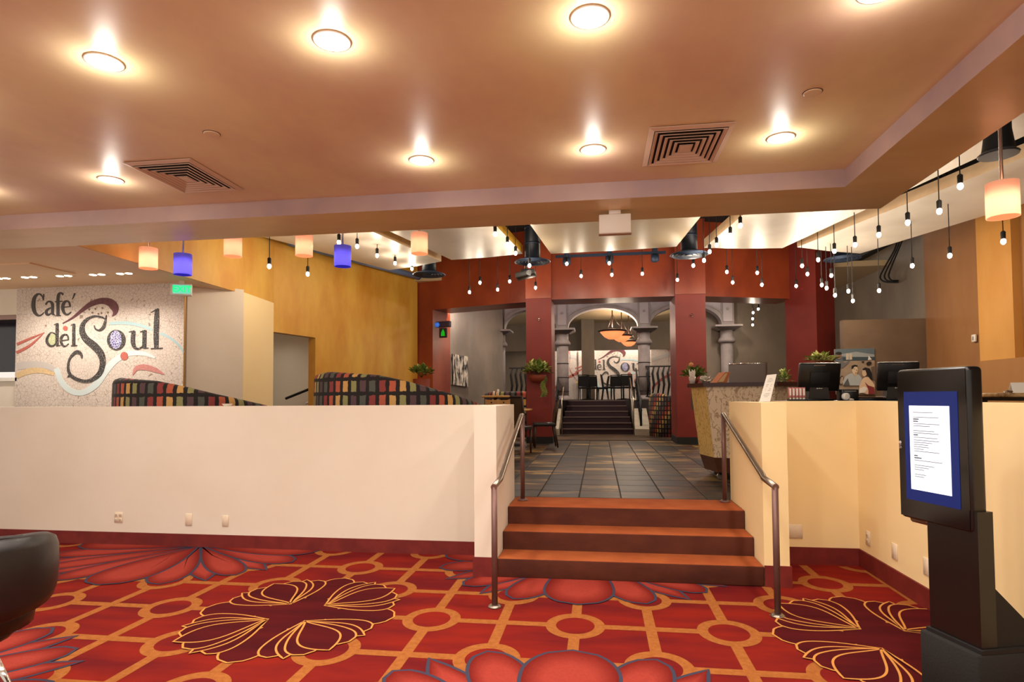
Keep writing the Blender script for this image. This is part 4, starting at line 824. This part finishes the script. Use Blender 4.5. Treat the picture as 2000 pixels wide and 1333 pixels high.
# ================================================================== plants
def plant(name, label, loc, n, spread, ln, wd, seed, down=0, pot=None, pal=.25, flat_=.6):
    rnd = random.Random(seed); t = thing(name, label, 'plant', loc)
    mg, ml = MB(), MB()
    for i in range(n):
        a = rnd.uniform(0, 2*math.pi); el = rnd.uniform(-.3, 1.3); c = Vector((math.cos(a)*math.cos(el), math.sin(a)*math.cos(el), math.sin(el)*flat_))*spread*rnd.uniform(.35, 1)+Vector((0, 0, spread*.35))
        d = (c+Vector((rnd.uniform(-.5, .5), rnd.uniform(-.5, .5), rnd.uniform(-.3, .7)))*spread).normalized(); s_ = d.cross(Vector((0, 0, 1))); s_ = s_.normalized() if s_.length > .01 else Vector((1, 0, 0)); up = s_.cross(d)
        L = ln*rnd.uniform(.7, 1.2); W = wd*rnd.uniform(.7, 1.2); q = [c, c+d*L*.4+s_*W+up*.01, c+d*L-Vector((0, 0, L*.2)), c+d*L*.4-s_*W+up*.01]
        (ml if rnd.random() < pal else mg).add(q, [(0, 1, 2), (0, 2, 3)])
    mg.build('foliage', green, t); ml.build('pale_foliage', green_l, t)
    st_ = MB()
    for i in range(7): a = i*.9; st_.tube([(0, 0, -.02), (math.cos(a)*spread*.3, math.sin(a)*spread*.3, spread*.25), (math.cos(a)*spread*.6, math.sin(a)*spread*.6, spread*.5)], .006, 4)
    st_.build('stems', mat('stem', (80, 76, 36)), t)
    if pot: pot(t)
    if down:
        v = MB(); lf = MB(); P = [(spread*.55+.02*math.sin(k), -.05, -.02-down*k/10) for k in range(11)]; v.tube(P, .006, 4).build('trailing_vine', green, t)
        for k in range(11):
            for s2 in (-1, 1): x, y, z = P[k]; lf.add([(x, y, z), (x+s2*.04, y-.01, z+.02), (x+s2*.07, y-.01, z-.03), (x+s2*.02, y, z-.03)], [(0, 1, 2, 3)])
        lf.build('trailing_leaf', green, t)
    return t
def bowlpot(r, h, mm): return lambda t: MB().lathe([(r*.5, -h), (r*.85, -h*.6), (r, 0), (r*.9, 0), (r*.8, -.02)], n=18).build('pot', mm, t)
terra = mat('terracotta', (122, 52, 32), .7)
c = ony(1049, 733, 12.98); plant('wall_planter', 'trailing ivy in a wall planter on the left red column', (c.x, 13.0, c.z), 210, .26, .15, .05, 1, .42, bowlpot(.2, .16, terra), .3)
c = ony(1352, 738, 8.3); plant('potted_plant', 'bushy potted plant with an orange bloom on the host stand', (c.x+.02, 8.3, 1.68), 260, .15, .075, .028, 2, 0, bowlpot(.07, .06, terra), .12)
c = ony(823, 727, 12.6); plant('corner_plant', 'dark green plant in the corner of yellow and red walls', (c.x, 12.6, c.z-.1), 120, .22, .15, .04, 3, 0, lambda t: MB().lathe([(.14, FZ-parent_loc(t).z), (.18, -.05), (.16, -.05)], n=16).build('pot', terra, t), .02)
c = ony(1600, 708, 12.0); plant('ledge_plant', 'pale green trailing plant above the left register', (c.x, 12.0, c.z-.05), 90, .24, .17, .035, 4, 0, lambda t: MB().lathe([(.1, FZ-parent_loc(t).z), (.16, -.03), (.14, -.03)], n=16).build('planter', terra, t), .6, .3)
c = ony(1531, 735, 12.6); plant('small_plant', 'slender plant beside the dark red column foot', (c.x, 12.6, c.z-.12), 60, .13, .10, .03, 5, 0, lambda t: MB().lathe([(.08, FZ-parent_loc(t).z), (.1, -.02), (.08, -.02)], n=14).build('pot', terra, t), .4, 1.6)
# ================================================================== wall art
c = ony(896, 720, 15.2); bw = mat('black and white abstract canvas', (30, 26, 24), .5, (206, 196, 180), 7, (3.5, 3.5, .6), detail=8, lo=.44, hi=.56)
def ongw(x, y):
    A, B = Vector((-4.45, 14.9)), Vector((-3.5, 16.3)); v = ray(x, y); d = B-A; n = Vector((d.y, -d.x)); k = n.dot(A)/(n.x*v.x+n.y*v.y); return CAM+v*k
a, b, e = ongw(881, 692), ongw(911, 697), ongw(911, 756); f_ = ongw(881, 752)
nrm = Vector((b.y-a.y, -(b.x-a.x), 0)).normalized()*.06; nrm = nrm if nrm.y < 0 else -nrm
t = thing('abstract_painting', 'black and white abstract painting on the silvery grey wall', 'painting', tuple((a+e)/2)); MB().poly3([a, b, e, f_], nrm).build('canvas', bw, t, True); MB().tube([a+nrm, f_+nrm], .012, 4).build('frame_edge', blackm, t, True)
# seaside figure painting
t = thing('seaside_painting', 'painting of seated figures on a beach on the umber wall', 'painting', tuple(ony(1669, 730, 12.6)))
PY = 12.58
def q9(x, y): return ony(1540+x/9.09, 660+y/9.09, PY)
base = [q9(820, 205), q9(1525, 185), q9(1540, 1010), q9(850, 1010)]
MB().poly3(base, (0, .04, 0)).build('canvas', mat('painted sand', (158, 138, 116), .6, (140, 120, 100), 5), t, True)
lay = [0]
def shape(pts, col, nm):
    lay[0] += 1; mb = MB().poly3([q9(*p)-Vector((0, .002*lay[0], 0)) for p in pts], (0, .0015, 0)); mb.build(nm, mat('paint %d %d %d' % col, col, .6), t, True)
def ov(cx, cy, rx, ry, rot=0, n=16): return [(cx+rx*math.cos(2*math.pi*k/n)*math.cos(rot)-ry*math.sin(2*math.pi*k/n)*math.sin(rot), cy+rx*math.cos(2*math.pi*k/n)*math.sin(rot)+ry*math.sin(2*math.pi*k/n)*math.cos(rot)) for k in range(n)]
shape([(820, 206), (1526, 186), (1528, 400), (822, 420)], (86, 100, 108), 'painted_sky'); shape([(940, 290), (1200, 250), (1526, 300), (1526, 345), (1150, 340), (940, 330)], (140, 146, 146), 'painted_cloud'); shape([(960, 350), (1528, 340), (1528, 400), (960, 408)], (52, 66, 76), 'painted_sea')
for x in (1045, 1102): shape([(x-28, 285), (x+22, 280), (x+25, 390), (x-25, 395)], (178, 166, 148), 'painted_tower')
shape([(1420, 320), (1475, 390), (1405, 398)], (214, 208, 196), 'painted_sail'); shape([(825, 420), (930, 400), (1000, 450), (1080, 400), (1090, 425), (960, 540), (900, 545), (905, 700), (850, 830), (840, 600)], (98, 98, 98), 'painted_waiter'); shape(ov(890, 325, 50, 62), (120, 92, 74), 'painted_waiter_head'); shape(ov(885, 280, 56, 28), (26, 20, 20), 'painted_waiter_hair')
shape([(1290, 420), (1340, 415), (1330, 450), (1295, 445)], (40, 34, 32), 'painted_bird'); shape([(1460, 520), (1535, 500), (1538, 760), (1480, 740)], (96, 78, 66), 'painted_bystander'); shape(ov(1420, 460, 50, 36, -.4), (34, 26, 24), 'painted_bystander_hair')
shape(ov(930, 760, 40, 85, .2), (44, 34, 30), 'painted_chair_loop'); shape(ov(935, 760, 26, 68, .2), (158, 138, 116), 'painted_chair_gap')
shape([(1000, 690), (1060, 650), (1110, 630), (1180, 650), (1240, 660), (1290, 720), (1270, 850), (960, 850), (950, 790)], (166, 172, 172), 'painted_man_shirt'); shape([(960, 850), (1040, 720), (1080, 850)], (84, 84, 84), 'painted_shirt_fold'); shape(ov(1165, 570, 52, 80), (204, 180, 150), 'painted_man_face'); shape([(1105, 560), (1108, 500), (1160, 482), (1212, 492), (1214, 520), (1160, 515), (1125, 560)], (22, 18, 18), 'painted_man_hair'); shape([(1120, 640), (1205, 640), (1170, 690)], (190, 164, 134), 'painted_man_neck'); shape(ov(1195, 580, 6, 14), (120, 90, 74), 'painted_nose'); shape([(1140, 555), (1160, 550), (1160, 560), (1142, 562)], (40, 28, 24), 'painted_eye'); shape([(1160, 622), (1195, 620), (1178, 634)], (150, 80, 70), 'painted_mouth')
shape([(1240, 860), (1290, 740), (1340, 700), (1400, 700), (1470, 780), (1510, 850), (1500, 1000), (1380, 1005), (1300, 980), (1235, 985)], (214, 184, 150), 'painted_woman_body'); shape([(1340, 790), (1400, 850), (1500, 880), (1510, 1000), (1400, 1005), (1400, 930)], (130, 46, 50), 'painted_red_dress'); shape([(1235, 985), (1240, 900), (1330, 870), (1390, 900), (1340, 975)], (226, 220, 210), 'painted_skirt'); shape(ov(1330, 620, 44, 72, .1), (200, 172, 142), 'painted_woman_face'); shape([(1290, 560), (1340, 530), (1420, 550), (1460, 640), (1470, 760), (1430, 740), (1370, 650), (1345, 580), (1300, 580)], (20, 17, 22), 'painted_woman_hair')
# ================================================================== host stand
hs = thing('host_stand', 'tapered host stand with branch patterned panels and dark top', 'host stand', (1.75, 7.9, FZ))
def etched(nm, base, line):
    M = bpy.data.materials.new(nm); M.use_nodes = True; nt = M.node_tree; b = nt.nodes['Principled BSDF']; b.inputs['Roughness'].default_value = .45
    tc = nt.nodes.new('ShaderNodeTexCoord'); mp = nt.nodes.new('ShaderNodeMapping'); mp.inputs['Scale'].default_value = (1.3, 1.3, .8); nt.links.new(tc.outputs['Object'], mp.inputs[0])
    n = nt.nodes.new('ShaderNodeTexNoise'); n.inputs['Scale'].default_value = 9; n.inputs['Detail'].default_value = 3; n.inputs['Distortion'].default_value = 1.4; nt.links.new(mp.outputs[0], n.inputs[0])
    r = nt.nodes.new('ShaderNodeValToRGB'); e = r.color_ramp.elements; e[0].position = .0; e[0].color = lin(base); e[1].position = .47; e[1].color = lin(base)
    for p, c_ in ((.495, line), (.51, line), (.535, base)): k = e.new(p); k.color = lin(c_)
    nt.links.new(n.outputs[0], r.inputs[0]); nt.links.new(r.outputs[0], b.inputs['Base Color']); return M
tanp = etched('etched tan panel', (226, 206, 172), (160, 130, 96)); goldpn = etched('etched gold panel', (226, 194, 122), (176, 134, 66)); gold_e = mat('gold edge', (196, 160, 40), .45)
z0, z1 = FZ+.27, FZ+1.10
bot = [(1.33, 7.45), (1.95, 7.25), (2.35, 7.6), (2.3, 8.4), (1.5, 8.6), (1.24, 7.9)]
ce = (1.78, 7.9); topp = [(ce[0]+(x-ce[0])*1.14-.02, ce[1]+(y-ce[1])*1.10) for x, y in bot]
def ring_panels():
    n = len(bot)
    for i in range(n):
        a, b = bot[i], bot[(i+1) % n]; A, B = topp[i], topp[(i+1) % n]
        mm = tanp if i == 0 else goldpn if i == 5 else gold_e if i == 4 else tanp
        MB().poly3([(a[0], a[1], z0), (b[0], b[1], z0), (B[0], B[1], z1), (A[0], A[1], z1)], Vector((ce[0]-(a[0]+b[0])/2, ce[1]-(a[1]+b[1])/2, 0)).normalized()*.02).build('panel', mm, hs, True)
ring_panels()
lo = [(ce[0]+(x-ce[0])*.9, ce[1]+(y-ce[1])*.9) for x, y in bot]
sk = MB(); n = 6; sk.add([(x, y, FZ+.09) for x, y in lo]+[(x, y, z0) for x, y in bot], [(i, (i+1) % n, n+(i+1) % n, n+i) for i in range(n)]+[tuple(range(n-1, -1, -1))]).build('plinth', mat('walnut', (96, 58, 36), .4, (78, 44, 28), 6, (1, 1, 6)), hs, True)
MB().prism([(ce[0]+(x-ce[0])*1.22-.02, ce[1]+(y-ce[1])*1.16) for x, y in bot], z1, z1+.045).build('top', mat('mahogany top', (60, 28, 24), .3), hs, True)
for x, y in ((1.42, 7.55), (1.9, 7.42), (2.15, 8.2), (1.5, 8.3)):
    w_ = MB().lathe([(.04, -.02), (.045, -.012), (.045, .012), (.04, .02)], (x, y, FZ+.046), 16, Matrix.Rotation(math.pi/2, 4, 'X')).build('caster', chrome, hs, True); MB().box(x-.02, x+.02, y-.03, y+.03, FZ+.06, FZ+.095).build('fork', blackm, w_, True)
MB().box(1.175, 1.20, 7.9, 8.1, z1-.28, z1-.02).build('wall_sconce_plate', mat('dark plate', (70, 60, 50)), hs, True)
HT = z1+.045
def onhs(px, Y): return ony(px, 740, Y).x
t = thing('straw_cup', 'clear cup of white wrapped straws on the host stand', 'cup', (onhs(1352, 7.75), 7.75, HT)); MB().lathe([(.032, 0), (.042, .085), (.039, .085), (.03, .006)], n=18).build('cup', mat('clear plastic', (200, 190, 180), .15), t)
for i in range(9):
    a = i*.7; MB().tube([(.015*math.cos(a), .015*math.sin(a), .01), (.035*math.cos(a), .035*math.sin(a), .15+.012*(i % 3))], .006, 5).build('straw', white, t)
t = thing('tissue_bouquet', 'bunched white napkins on the host stand', 'napkins', (onhs(1378, 7.86), 7.86, HT)); rr = random.Random(3); mb = MB()
for i in range(26):
    a, b = rr.uniform(0, 6.28), rr.uniform(.1, 1.2); d = Vector((math.cos(a)*math.cos(b), math.sin(a)*math.cos(b), math.sin(b)*.8)); s_ = d.cross(Vector((0, 0, 1))).normalized()*.03; c = d*.03+Vector((0, 0, .02)); mb.add([c, c+d*.06+s_, c+d*.085, c+d*.06-s_], [(0, 1, 2), (0, 2, 3)])
mb.build('tissue', white, t); MB().lathe([(.05, 0), (.055, .03), (.05, .03)], n=16).build('dish', mat('grey dish', (120, 110, 104)), t)
t = thing('menu_box', 'tilted orange menu box on the host stand', 'box', (onhs(1405, 7.62), 7.62, HT), math.radians(20)); Mt = Matrix.Rotation(math.radians(-20), 4, 'Y')@Matrix.Shear('XY', 4, (0, 0)); MB().poly3([(-.09, -.08, 0), (.05, -.08, 0), (.10, -.08, .13), (.03, -.08, .13)], (0, .14, 0)).build('box', mat('orange card', (196, 118, 70), .6), t); MB().poly3([(-.07, -.084, .012), (.0, -.084, .012), (.06, -.084, .115), (.03, -.084, .115)], (0, .003, 0)).build('label_panel', mat('cream card', (226, 190, 140), .6), t)
t = thing('paper_stack', 'white paper sheets lying on the host stand', 'paper', (onhs(1446, 7.72), 7.72, HT), .1)
for i in range(3): MB().box(-.14+.01*i, .14+.012*i, -.1, .1, .002*i, .002*i+.0018).build('sheet', paper, t)
c = ony(1353, 712, 8.3); t = thing('orange_bloom', 'single orange fruit among the host stand plant leaves', 'fruit', (ony(1350, 713, 8.14).x, 8.14, ony(1350, 713, 8.14).z)); MB().ball((0, 0, 0), .03, 12, 8).build('fruit', mat('orange fruit', (216, 150, 90), .4), t); MB().tube([(0, 0, .028), (.004, .03, .05)], .004, 5).build('stem', green, t)
# low grey partition in the right opening
a, b = ony(1432, 712, 15.5), ony(1497, 709, 15.5); t = thing('low_partition', 'low grey partition with chrome edge in the right opening', 'partition', ((a.x+b.x)/2, 15.5, FZ)); MB().box(a.x-.1, b.x, 15.5, 15.56, FZ, a.z).build('panel', mat('grey laminate', (118, 104, 98), .35), t, True); MB().tube([(a.x-.1, 15.5, a.z), (b.x, 15.5, b.z), (b.x, 15.5, FZ)], .02, 6).build('chrome_edge', chrome, t, True)
# ================================================================== service counter behind the right half wall
t = thing('service_counter', 'dark service counter behind the right half wall', 'counter', (2.6, 6.2, FZ)); MB().box(1.75, 3.35, 5.98, 6.6, FZ, 1.38).build('body', wood_d, t, True); MB().rbox(1.70, 3.40, 5.93, 6.65, 1.38, 1.405, .006, 1).build('worktop', black, t, True)
CT = 1.405
def pos(label, px, Y, rz, wide):
    c = ony(px, 770, Y); t = thing('register_terminal', label, 'register', (c.x, Y, CT), rz, 'register terminals on the counter')
    MB().poly3([(-.10, -.02, .0), (.10, -.02, 0), (.075, -.03, .18), (-.075, -.03, .18)], (0, .12, 0)).build('stand', mat('charcoal plastic', (46, 40, 34), .5), t); MB().rbox(-.13, .13, -.05, .16, 0, .018, .006, 1).build('foot', black, t)
    Mt = Matrix.Translation((0, -.02, .22))@Matrix.Rotation(math.radians(14), 4, 'X'); h = MB().rbox(-wide, wide, -.03, .02, -.13, .14, .012, 2, Mt).build('display', black, t); MB().rbox(-wide+.02, wide-.02, .015, .024, -.11, .12, .004, 1, Mt).build('screen', mat('dim screen', (30, 34, 40), .2), h); MB().box(-.06, .04, -.036, -.03, .118, .126, Mt).build('vent', metal, h)
    MB().rbox(-.09, .09, -.045, -.03, -.06, .06, .006, 1, Mt).build('back_cover', blackm, h)
    mk = MB()
    for i in range(9): x = -.026+i*.0062; hh = .005 if i not in (1, 4) else .009; mk.box(x-.0017, x+.0017, -.036, -.034, .112-(.003 if i == 1 else 0), .112+hh)
    mk.build('maker_mark', white, t)
    return t
pos('left register terminal seen from behind, beside the pale plant', 1598, 6.15, .04, .185); pos('right register terminal seen from behind, next to the display', 1752, 6.15, -.12, .17)
c = ony(1656, 772, 6.1); t = thing('receipt_printer', 'black receipt printer between the registers', 'printer', (c.x, 6.1, CT)); MB().rbox(-.075, .075, -.06, .08, 0, .105, .01, 2).build('body', black, t); MB().box(-.05, .05, -.062, -.058, .085, .09).build('paper_slot', metal, t)
c = ony(1653, 778, 5.98); t = thing('barcode_scanner', 'white handheld scanner lying before the printer', 'scanner', (c.x, 5.99, CT+.022), .3); MB().lathe([(.022, -.02), (.034, -.015), (.034, .015), (.022, .02)], (0, 0, .014), 16, Matrix.Rotation(math.pi/2, 4, 'X')).build('head', white, t); MB().lathe([(.016, -.022), (.016, -.02)], (.004, -.002, .016), 14, Matrix.Rotation(math.pi/2, 4, 'X')).build('window', black, t); MB().tube([(.005, 0, .0), (.04, 0, -.012), (.07, -.01, -.016)], [.016, .014, .01], 8).build('handle', white, t)
c = ony(1556, 762, 6.0); t = thing('gift_card_rack', 'rack of pink and white card packets on the counter', 'card rack', (c.x, 6.0, CT)); MB().box(-.075, .075, -.02, .04, 0, .014).build('tray', black, t)
for i in range(5):
    x = -.06+i*.03; b = MB().rbox(x-.013, x+.013, -.012, .02, .03, .125, .002, 1).build('packet', mat('pink packet', (196, 120, 116), .5), t); MB().box(x-.008, x+.008, -.0135, -.012, .05, .115).build('white_panel', white, b); MB().ball((x, -.012, .02), .009, 8, 6).build('knob', white, t)
t = thing('keyboard_tray', 'flat keypad and paper pad between the registers', 'keypad', (ony(1697, 775, 6.05).x, 6.05, CT)); MB().rbox(-.11, .13, -.06, .1, 0, .022, .004, 1).build('keypad', black, t); MB().box(-.10, .12, -.05, .08, .028, .034).build('pad', mat('wooden pad', (110, 72, 50)), t); MB().box(.05, .12, -.052, -.02, .034, .037).build('slip', paper, t); MB().box(-.08, .1, -.045, .07, .022, .028).build('pad_base', blackm, t)
# leaning menu card on the pilaster
a, b = ony(1483, 785, 5.6), ony(1504, 785, 5.6); e, f_ = ony(1517, 731, 5.75), ony(1498, 733, 5.75); t = thing('menu_card', 'white printed menu card leaning on the right pilaster', 'menu card', (a.x+.05, 5.6, HW+.015)); off = Vector((0, .004, 0))
zz = HW+.016; a.z = b.z = zz; MB().poly3([a, b, e, f_], off).build('card', paper, t, True); ln_ = MB(); ink = mat('grey ink', (130, 122, 116))
for i in range(13):
    k = .18+.055*i
    if i in (3, 9): continue
    L, R_ = a.lerp(f_, k), b.lerp(e, k); w1, w2 = (.22, .78) if i % 3 else (.32, .66); p1, p2 = L.lerp(R_, w1), L.lerp(R_, w2); dv = (f_-a)*.012; n_ = Vector((0, -.001, 0)); ln_.add([p1+n_, p2+n_, p2+dv+n_, p1+dv+n_], [(0, 1, 2, 3)])
ln_.build('print_line', ink, t, True); MB().poly3([b.lerp(a, .3), b.lerp(a, .7), b.lerp(a, .6)+Vector((0, .1, 0)), b.lerp(a, .4)+Vector((0, .1, 0))], (0, 0, .003)).build('easel_foot', paper, t, True)
# marble topped table on the right
c = ony(1985, 770, 4.9); zt = ony(1985, 768, 4.9).z; t = thing('marble_table', 'brown marble topped bar table at the far right', 'table', (3.45, 4.9, FZ))
marble = mat('brown marble', (84, 52, 22), .3, (190, 150, 96), 9, detail=8, lo=.4, hi=.65); x0 = ony(1908, 770, 4.9).x
MB().rbox(x0, x0+1.2, 4.55, 5.3, zt-.03, zt, .008, 2).build('tabletop', marble, t, True); MB().box(x0+.1, x0+1.2, 4.6, 5.25, zt-.055, zt-.03).build('apron', black, t, True); MB().lathe([(.035, FZ+.02), (.035, zt-.1), (.08, zt-.055)], (x0+.42, 4.92, 0), 14).build('pedestal', black, t, True); MB().lathe([(.26, FZ), (.26, FZ+.02), (.04, FZ+.05)], (x0+.42, 4.92, 0), 20).build('base', black, t, True)
c = ony(1990, 756, 4.85); t = thing('table_card', 'folded white card on the marble table', 'card', (c.x, 4.85, zt)); MB().poly3([(-.04, 0, 0), (.1, 0, 0), (.1, .02, .075), (-.04, .02, .075)], (0, .002, 0)).build('front_leaf', paper, t); MB().poly3([(-.04, .05, 0), (.1, .05, 0), (.1, .022, .075), (-.04, .022, .075)], (0, .002, 0)).build('back_leaf', paper, t)
c = ony(1960, 762, 4.85); t = thing('table_clip', 'silver clip lying on the marble table', 'clip', (c.x, 4.8, zt+.004)); MB().tube([(-.03, 0, 0), (0, .01, .012), (.03, 0, .006)], .005, 6).build('arm', chrome, t); MB().tube([(-.03, .008, 0), (0, .014, .004), (.03, .01, 0)], .004, 6).build('lower_arm', chrome, t)
# ================================================================== upright display
TVL, TVR = Vector((1.735, 3.93))*.88, Vector((1.985, 3.46))*.88
lt, rt = ony(1749, 726, TVL.y), ony(1889, 712, TVR.y); lb, rb = ony(1762, 1010, TVL.y), ony(1905, 1043, TVR.y)
zt, zb = (lt.z+rt.z)/2, (lb.z+rb.z)/2; A = Vector((lt.x, lt.y, 0)); B = Vector((rt.x, rt.y, 0)); wv = B-A; W_ = wv.length; rz = math.atan2(wv.y, wv.x)
mid = (A+B)/2; dsp = thing('display_kiosk', 'tall black portrait display kiosk showing a menu page', 'display', (mid.x, mid.y, 0), rz); hw = W_/2
BZ = .255+.04
MB().rbox(-hw, hw, 0, .085, zb, zt, .022, 4).build('housing', black, dsp)
MB().box(-hw+.012, hw-.012, -.002, .001, zb+.012, zt-.012).build('bezel', mat('gloss black', (10, 9, 10), .12, spec=.6), dsp)
sx0, sx1 = -hw+.055, hw-.055; sz0, sz1 = zb+.10, zt-.115
sc = MB().box(sx0, sx1, -.004, -.002, sz0, sz1).build('screen', mat('lit blue screen', (2, 22, 70), .3, emit=.8, ecol=(2, 26, 86)), dsp)
w0, w1, v0, v1 = sx0+.035, sx1-.045, sz0+.055, sz1-.07
MB().box(w0, w1, -.006, -.004, v0, v1).build('menu_page', mat('lit white page', (240, 246, 255), .4, emit=.72, ecol=(232, 242, 255)), sc)
rr = random.Random(11); ml = MB(); mt_ = MB(); y = v1-.035
while y > v0+.05:
    hd = rr.random() < .28; L = rr.uniform(.12, .25) if hd else rr.uniform(.3, .9); k = ml if hd else mt_
    k.box(w0+.025, w0+.025+(w1-w0-.05)*L, -.0068, -.006, y, y+(.0055 if hd else .0034)); y -= rr.choice((.011, .011, .014, .024))
ml.build('menu_heading', mat('grey page ink', (70, 74, 86), .6), sc); mt_.build('menu_text', mat('pale page ink', (128, 134, 148), .6), sc)
lg = MB().lathe([(.008, 0), (.008, .001)], (-hw+.022, -.003, (zt+zb)/2+.005), 14, Matrix.Rotation(math.pi/2, 4, 'X')).build('logo_disc', mat('logo silver', (190, 176, 172), .4), dsp)
text('LG', 'logo_letters', MATS['logo silver'], dsp, Matrix.Translation((-hw+.022, -.003, (zt+zb)/2-.016))@FRONT@Matrix.Rotation(-math.pi/2, 4, 'Z'), .018, .0005)
MB().tube([(-hw+.01, .07, zb-.012), (hw*.1, .07, zb-.012)], .018, 10).build('speaker_bar', metal, dsp)
cw = hw*.62
MB().box(-.05, hw+.015, .01, .09, BZ, zb+.1).build('column', black, dsp)
MB().poly3([(hw+.01, .09, BZ+.02), (hw+.01, .09, .58), (hw+.01, .36, BZ+.02)], (-.012, 0, 0)).build('gusset', blackm, dsp)
MB().box(-.06, hw+.03, -.005, .40, BZ, BZ+.018).build('foot_plate', blackm, dsp)
bs = MB().rbox(-.075, .25, -.03, .44, 0, BZ, .008, 1).build('base_box', mat('black felt drape', (26, 24, 22), .9, bump=.2, bscale=90), dsp)
MB().tube(smooth_path([(hw, .30, BZ+.02), (hw-.02, .36, BZ+.06), (hw-.04, .40, BZ+.05), (hw-.06, .43, BZ+.01)], 6), .007, 6).build('cable', black, dsp)
# ================================================================== foreground chair
t = thing('lounge_chair', 'black leather swivel chair cut off at the left edge', 'chair', (-2.79, 2.33, 0), math.radians(-52))
def bent_pad(R, a0, a1, z0, z1, th, nm, bul=.03, cz=.5):
    mb = MB(); N, K = 22, 12; vs = []
    for i in range(N+1):
        u = i/N; a = a0+(a1-a0)*u; e = (2*u-1); taper = (1-abs(e)**3.2)**.45 if abs(e) < 1 else 0
        zc = (z0+z1)/2; hz = (z1-z0)/2*max(taper, .03)
        for k in range(K):
            q = 2*math.pi*k/K; cz_ = math.copysign(abs(math.sin(q))**.6, math.sin(q)); cr_ = math.copysign(abs(math.cos(q))**.7, math.cos(q)); r = R+th/2*cr_*max(taper, .2)
            vs.append((r*math.cos(a), r*math.sin(a), zc+hz*cz_))
    fs = [(i*K+k, (i+1)*K+k, (i+1)*K+(k+1) % K, i*K+(k+1) % K) for i in range(N) for k in range(K)]+[tuple(range(K)), tuple(N*K+k for k in range(K-1, -1, -1))]
    return mb.add(vs, fs, True).build(nm, leather, t)
bent_pad(.33, math.radians(-112), math.radians(112), .52, .885, .10, 'backrest'); MB().tube([(.335*math.cos(math.radians(-88+8*k)), .335*math.sin(math.radians(-88+8*k)), .884-.00000075*abs(-88+8*k)**2.6) for k in range(23)], .012, 8).build('top_piping', leather, t)
MB().lathe([(.05, .42), (.2, .42), (.275, .45), (.285, .52), (.25, .57), (.05, .575)], n=28).build('seat', leather, t); MB().lathe([(.10, .38), (.2, .40), (.22, .43)], n=24).build('seat_pan', black, t)
for k in range(4):
    a = math.radians(-20+90*k); MB().tube([(.12*math.cos(a), .12*math.sin(a), .41), (.30*math.cos(a), .30*math.sin(a), 0)], .016, 10).build('leg', chrome, t)
# ================================================================== outlets
def plate(label, c, rz, w_, h_, duplex, mm=None, group='wall plates'):
    t = thing('wall_outlet', label, 'outlet', c, rz, group); pm = mm or mat('painted plate', (232, 214, 188), .45)
    MB().rbox(-w_/2, w_/2, -.007, 0, -h_/2, h_/2, .003, 1).build('plate', pm, t)
    for x in duplex:
        for z in (-.024, .024):
            s_ = MB().rbox(x-.017, x+.017, -.010, -.006, z-.016, z+.016, .003, 1).build('socket', pm, t); MB().box(x-.008, x-.005, -.0108, -.0098, z-.004, z+.008).box(x+.005, x+.008, -.0108, -.0098, z-.004, z+.008).box(x-.002, x+.002, -.0108, -.0098, z-.011, z-.007).build('slot', blackm, s_)
    if not duplex: MB().lathe([(.004, 0), (.004, .001)], (0, -.007, h_*.36), 8, Matrix.Rotation(math.pi/2, 4, 'X')).build('screw', pm, t); MB().lathe([(.004, 0), (.004, .001)], (0, -.007, -h_*.36), 8, Matrix.Rotation(math.pi/2, 4, 'X')).build('screw', pm, t)
c = ony(232, 1011, 5.58); plate('double outlet plate on the long left half wall', c, 0, .095, .105, (-.024, .024)); c = ony(369, 1015.5, 5.58); plate('left blank plate on the long left half wall', c, 0, .072, .12, ()); c = ony(440.5, 1018, 5.58); plate('right blank plate on the long left half wall', c, 0, .066, .108, ())
c = ony(1553, 1038.5, 5.63); plate('square blank plate right of the steps', c, 0, .12, .12, ())
for px, py, dx, lab in ((1696, 1052, (-.0,), 'duplex outlet plate on the right side wall'), (1748, 1078, (), 'blank plate between the outlet and the display'), (1811, 1108, (), 'blank plate just left of the display column')):
    c = onx(px, py, 2.19); plate(lab, c, math.radians(-90), .085, .12, dx)
for px, py, Y, lab in ((1052, 625, 13.17, 'small brass picture hook on the left red column'), (1351, 617, 13.17, 'small brass picture hook on the right red column')):
    c = ony(px, py, Y); t = thing('wall_hook', lab, 'hook', c, 0, 'picture hooks'); MB().ball((0, -.01, .02), .025, 8, 6).build('knob', chrome, t); MB().tube([(0, .03, .03), (0, -.02, 0), (.01, -.03, -.03)], .01, 5).build('arm', metal, t)
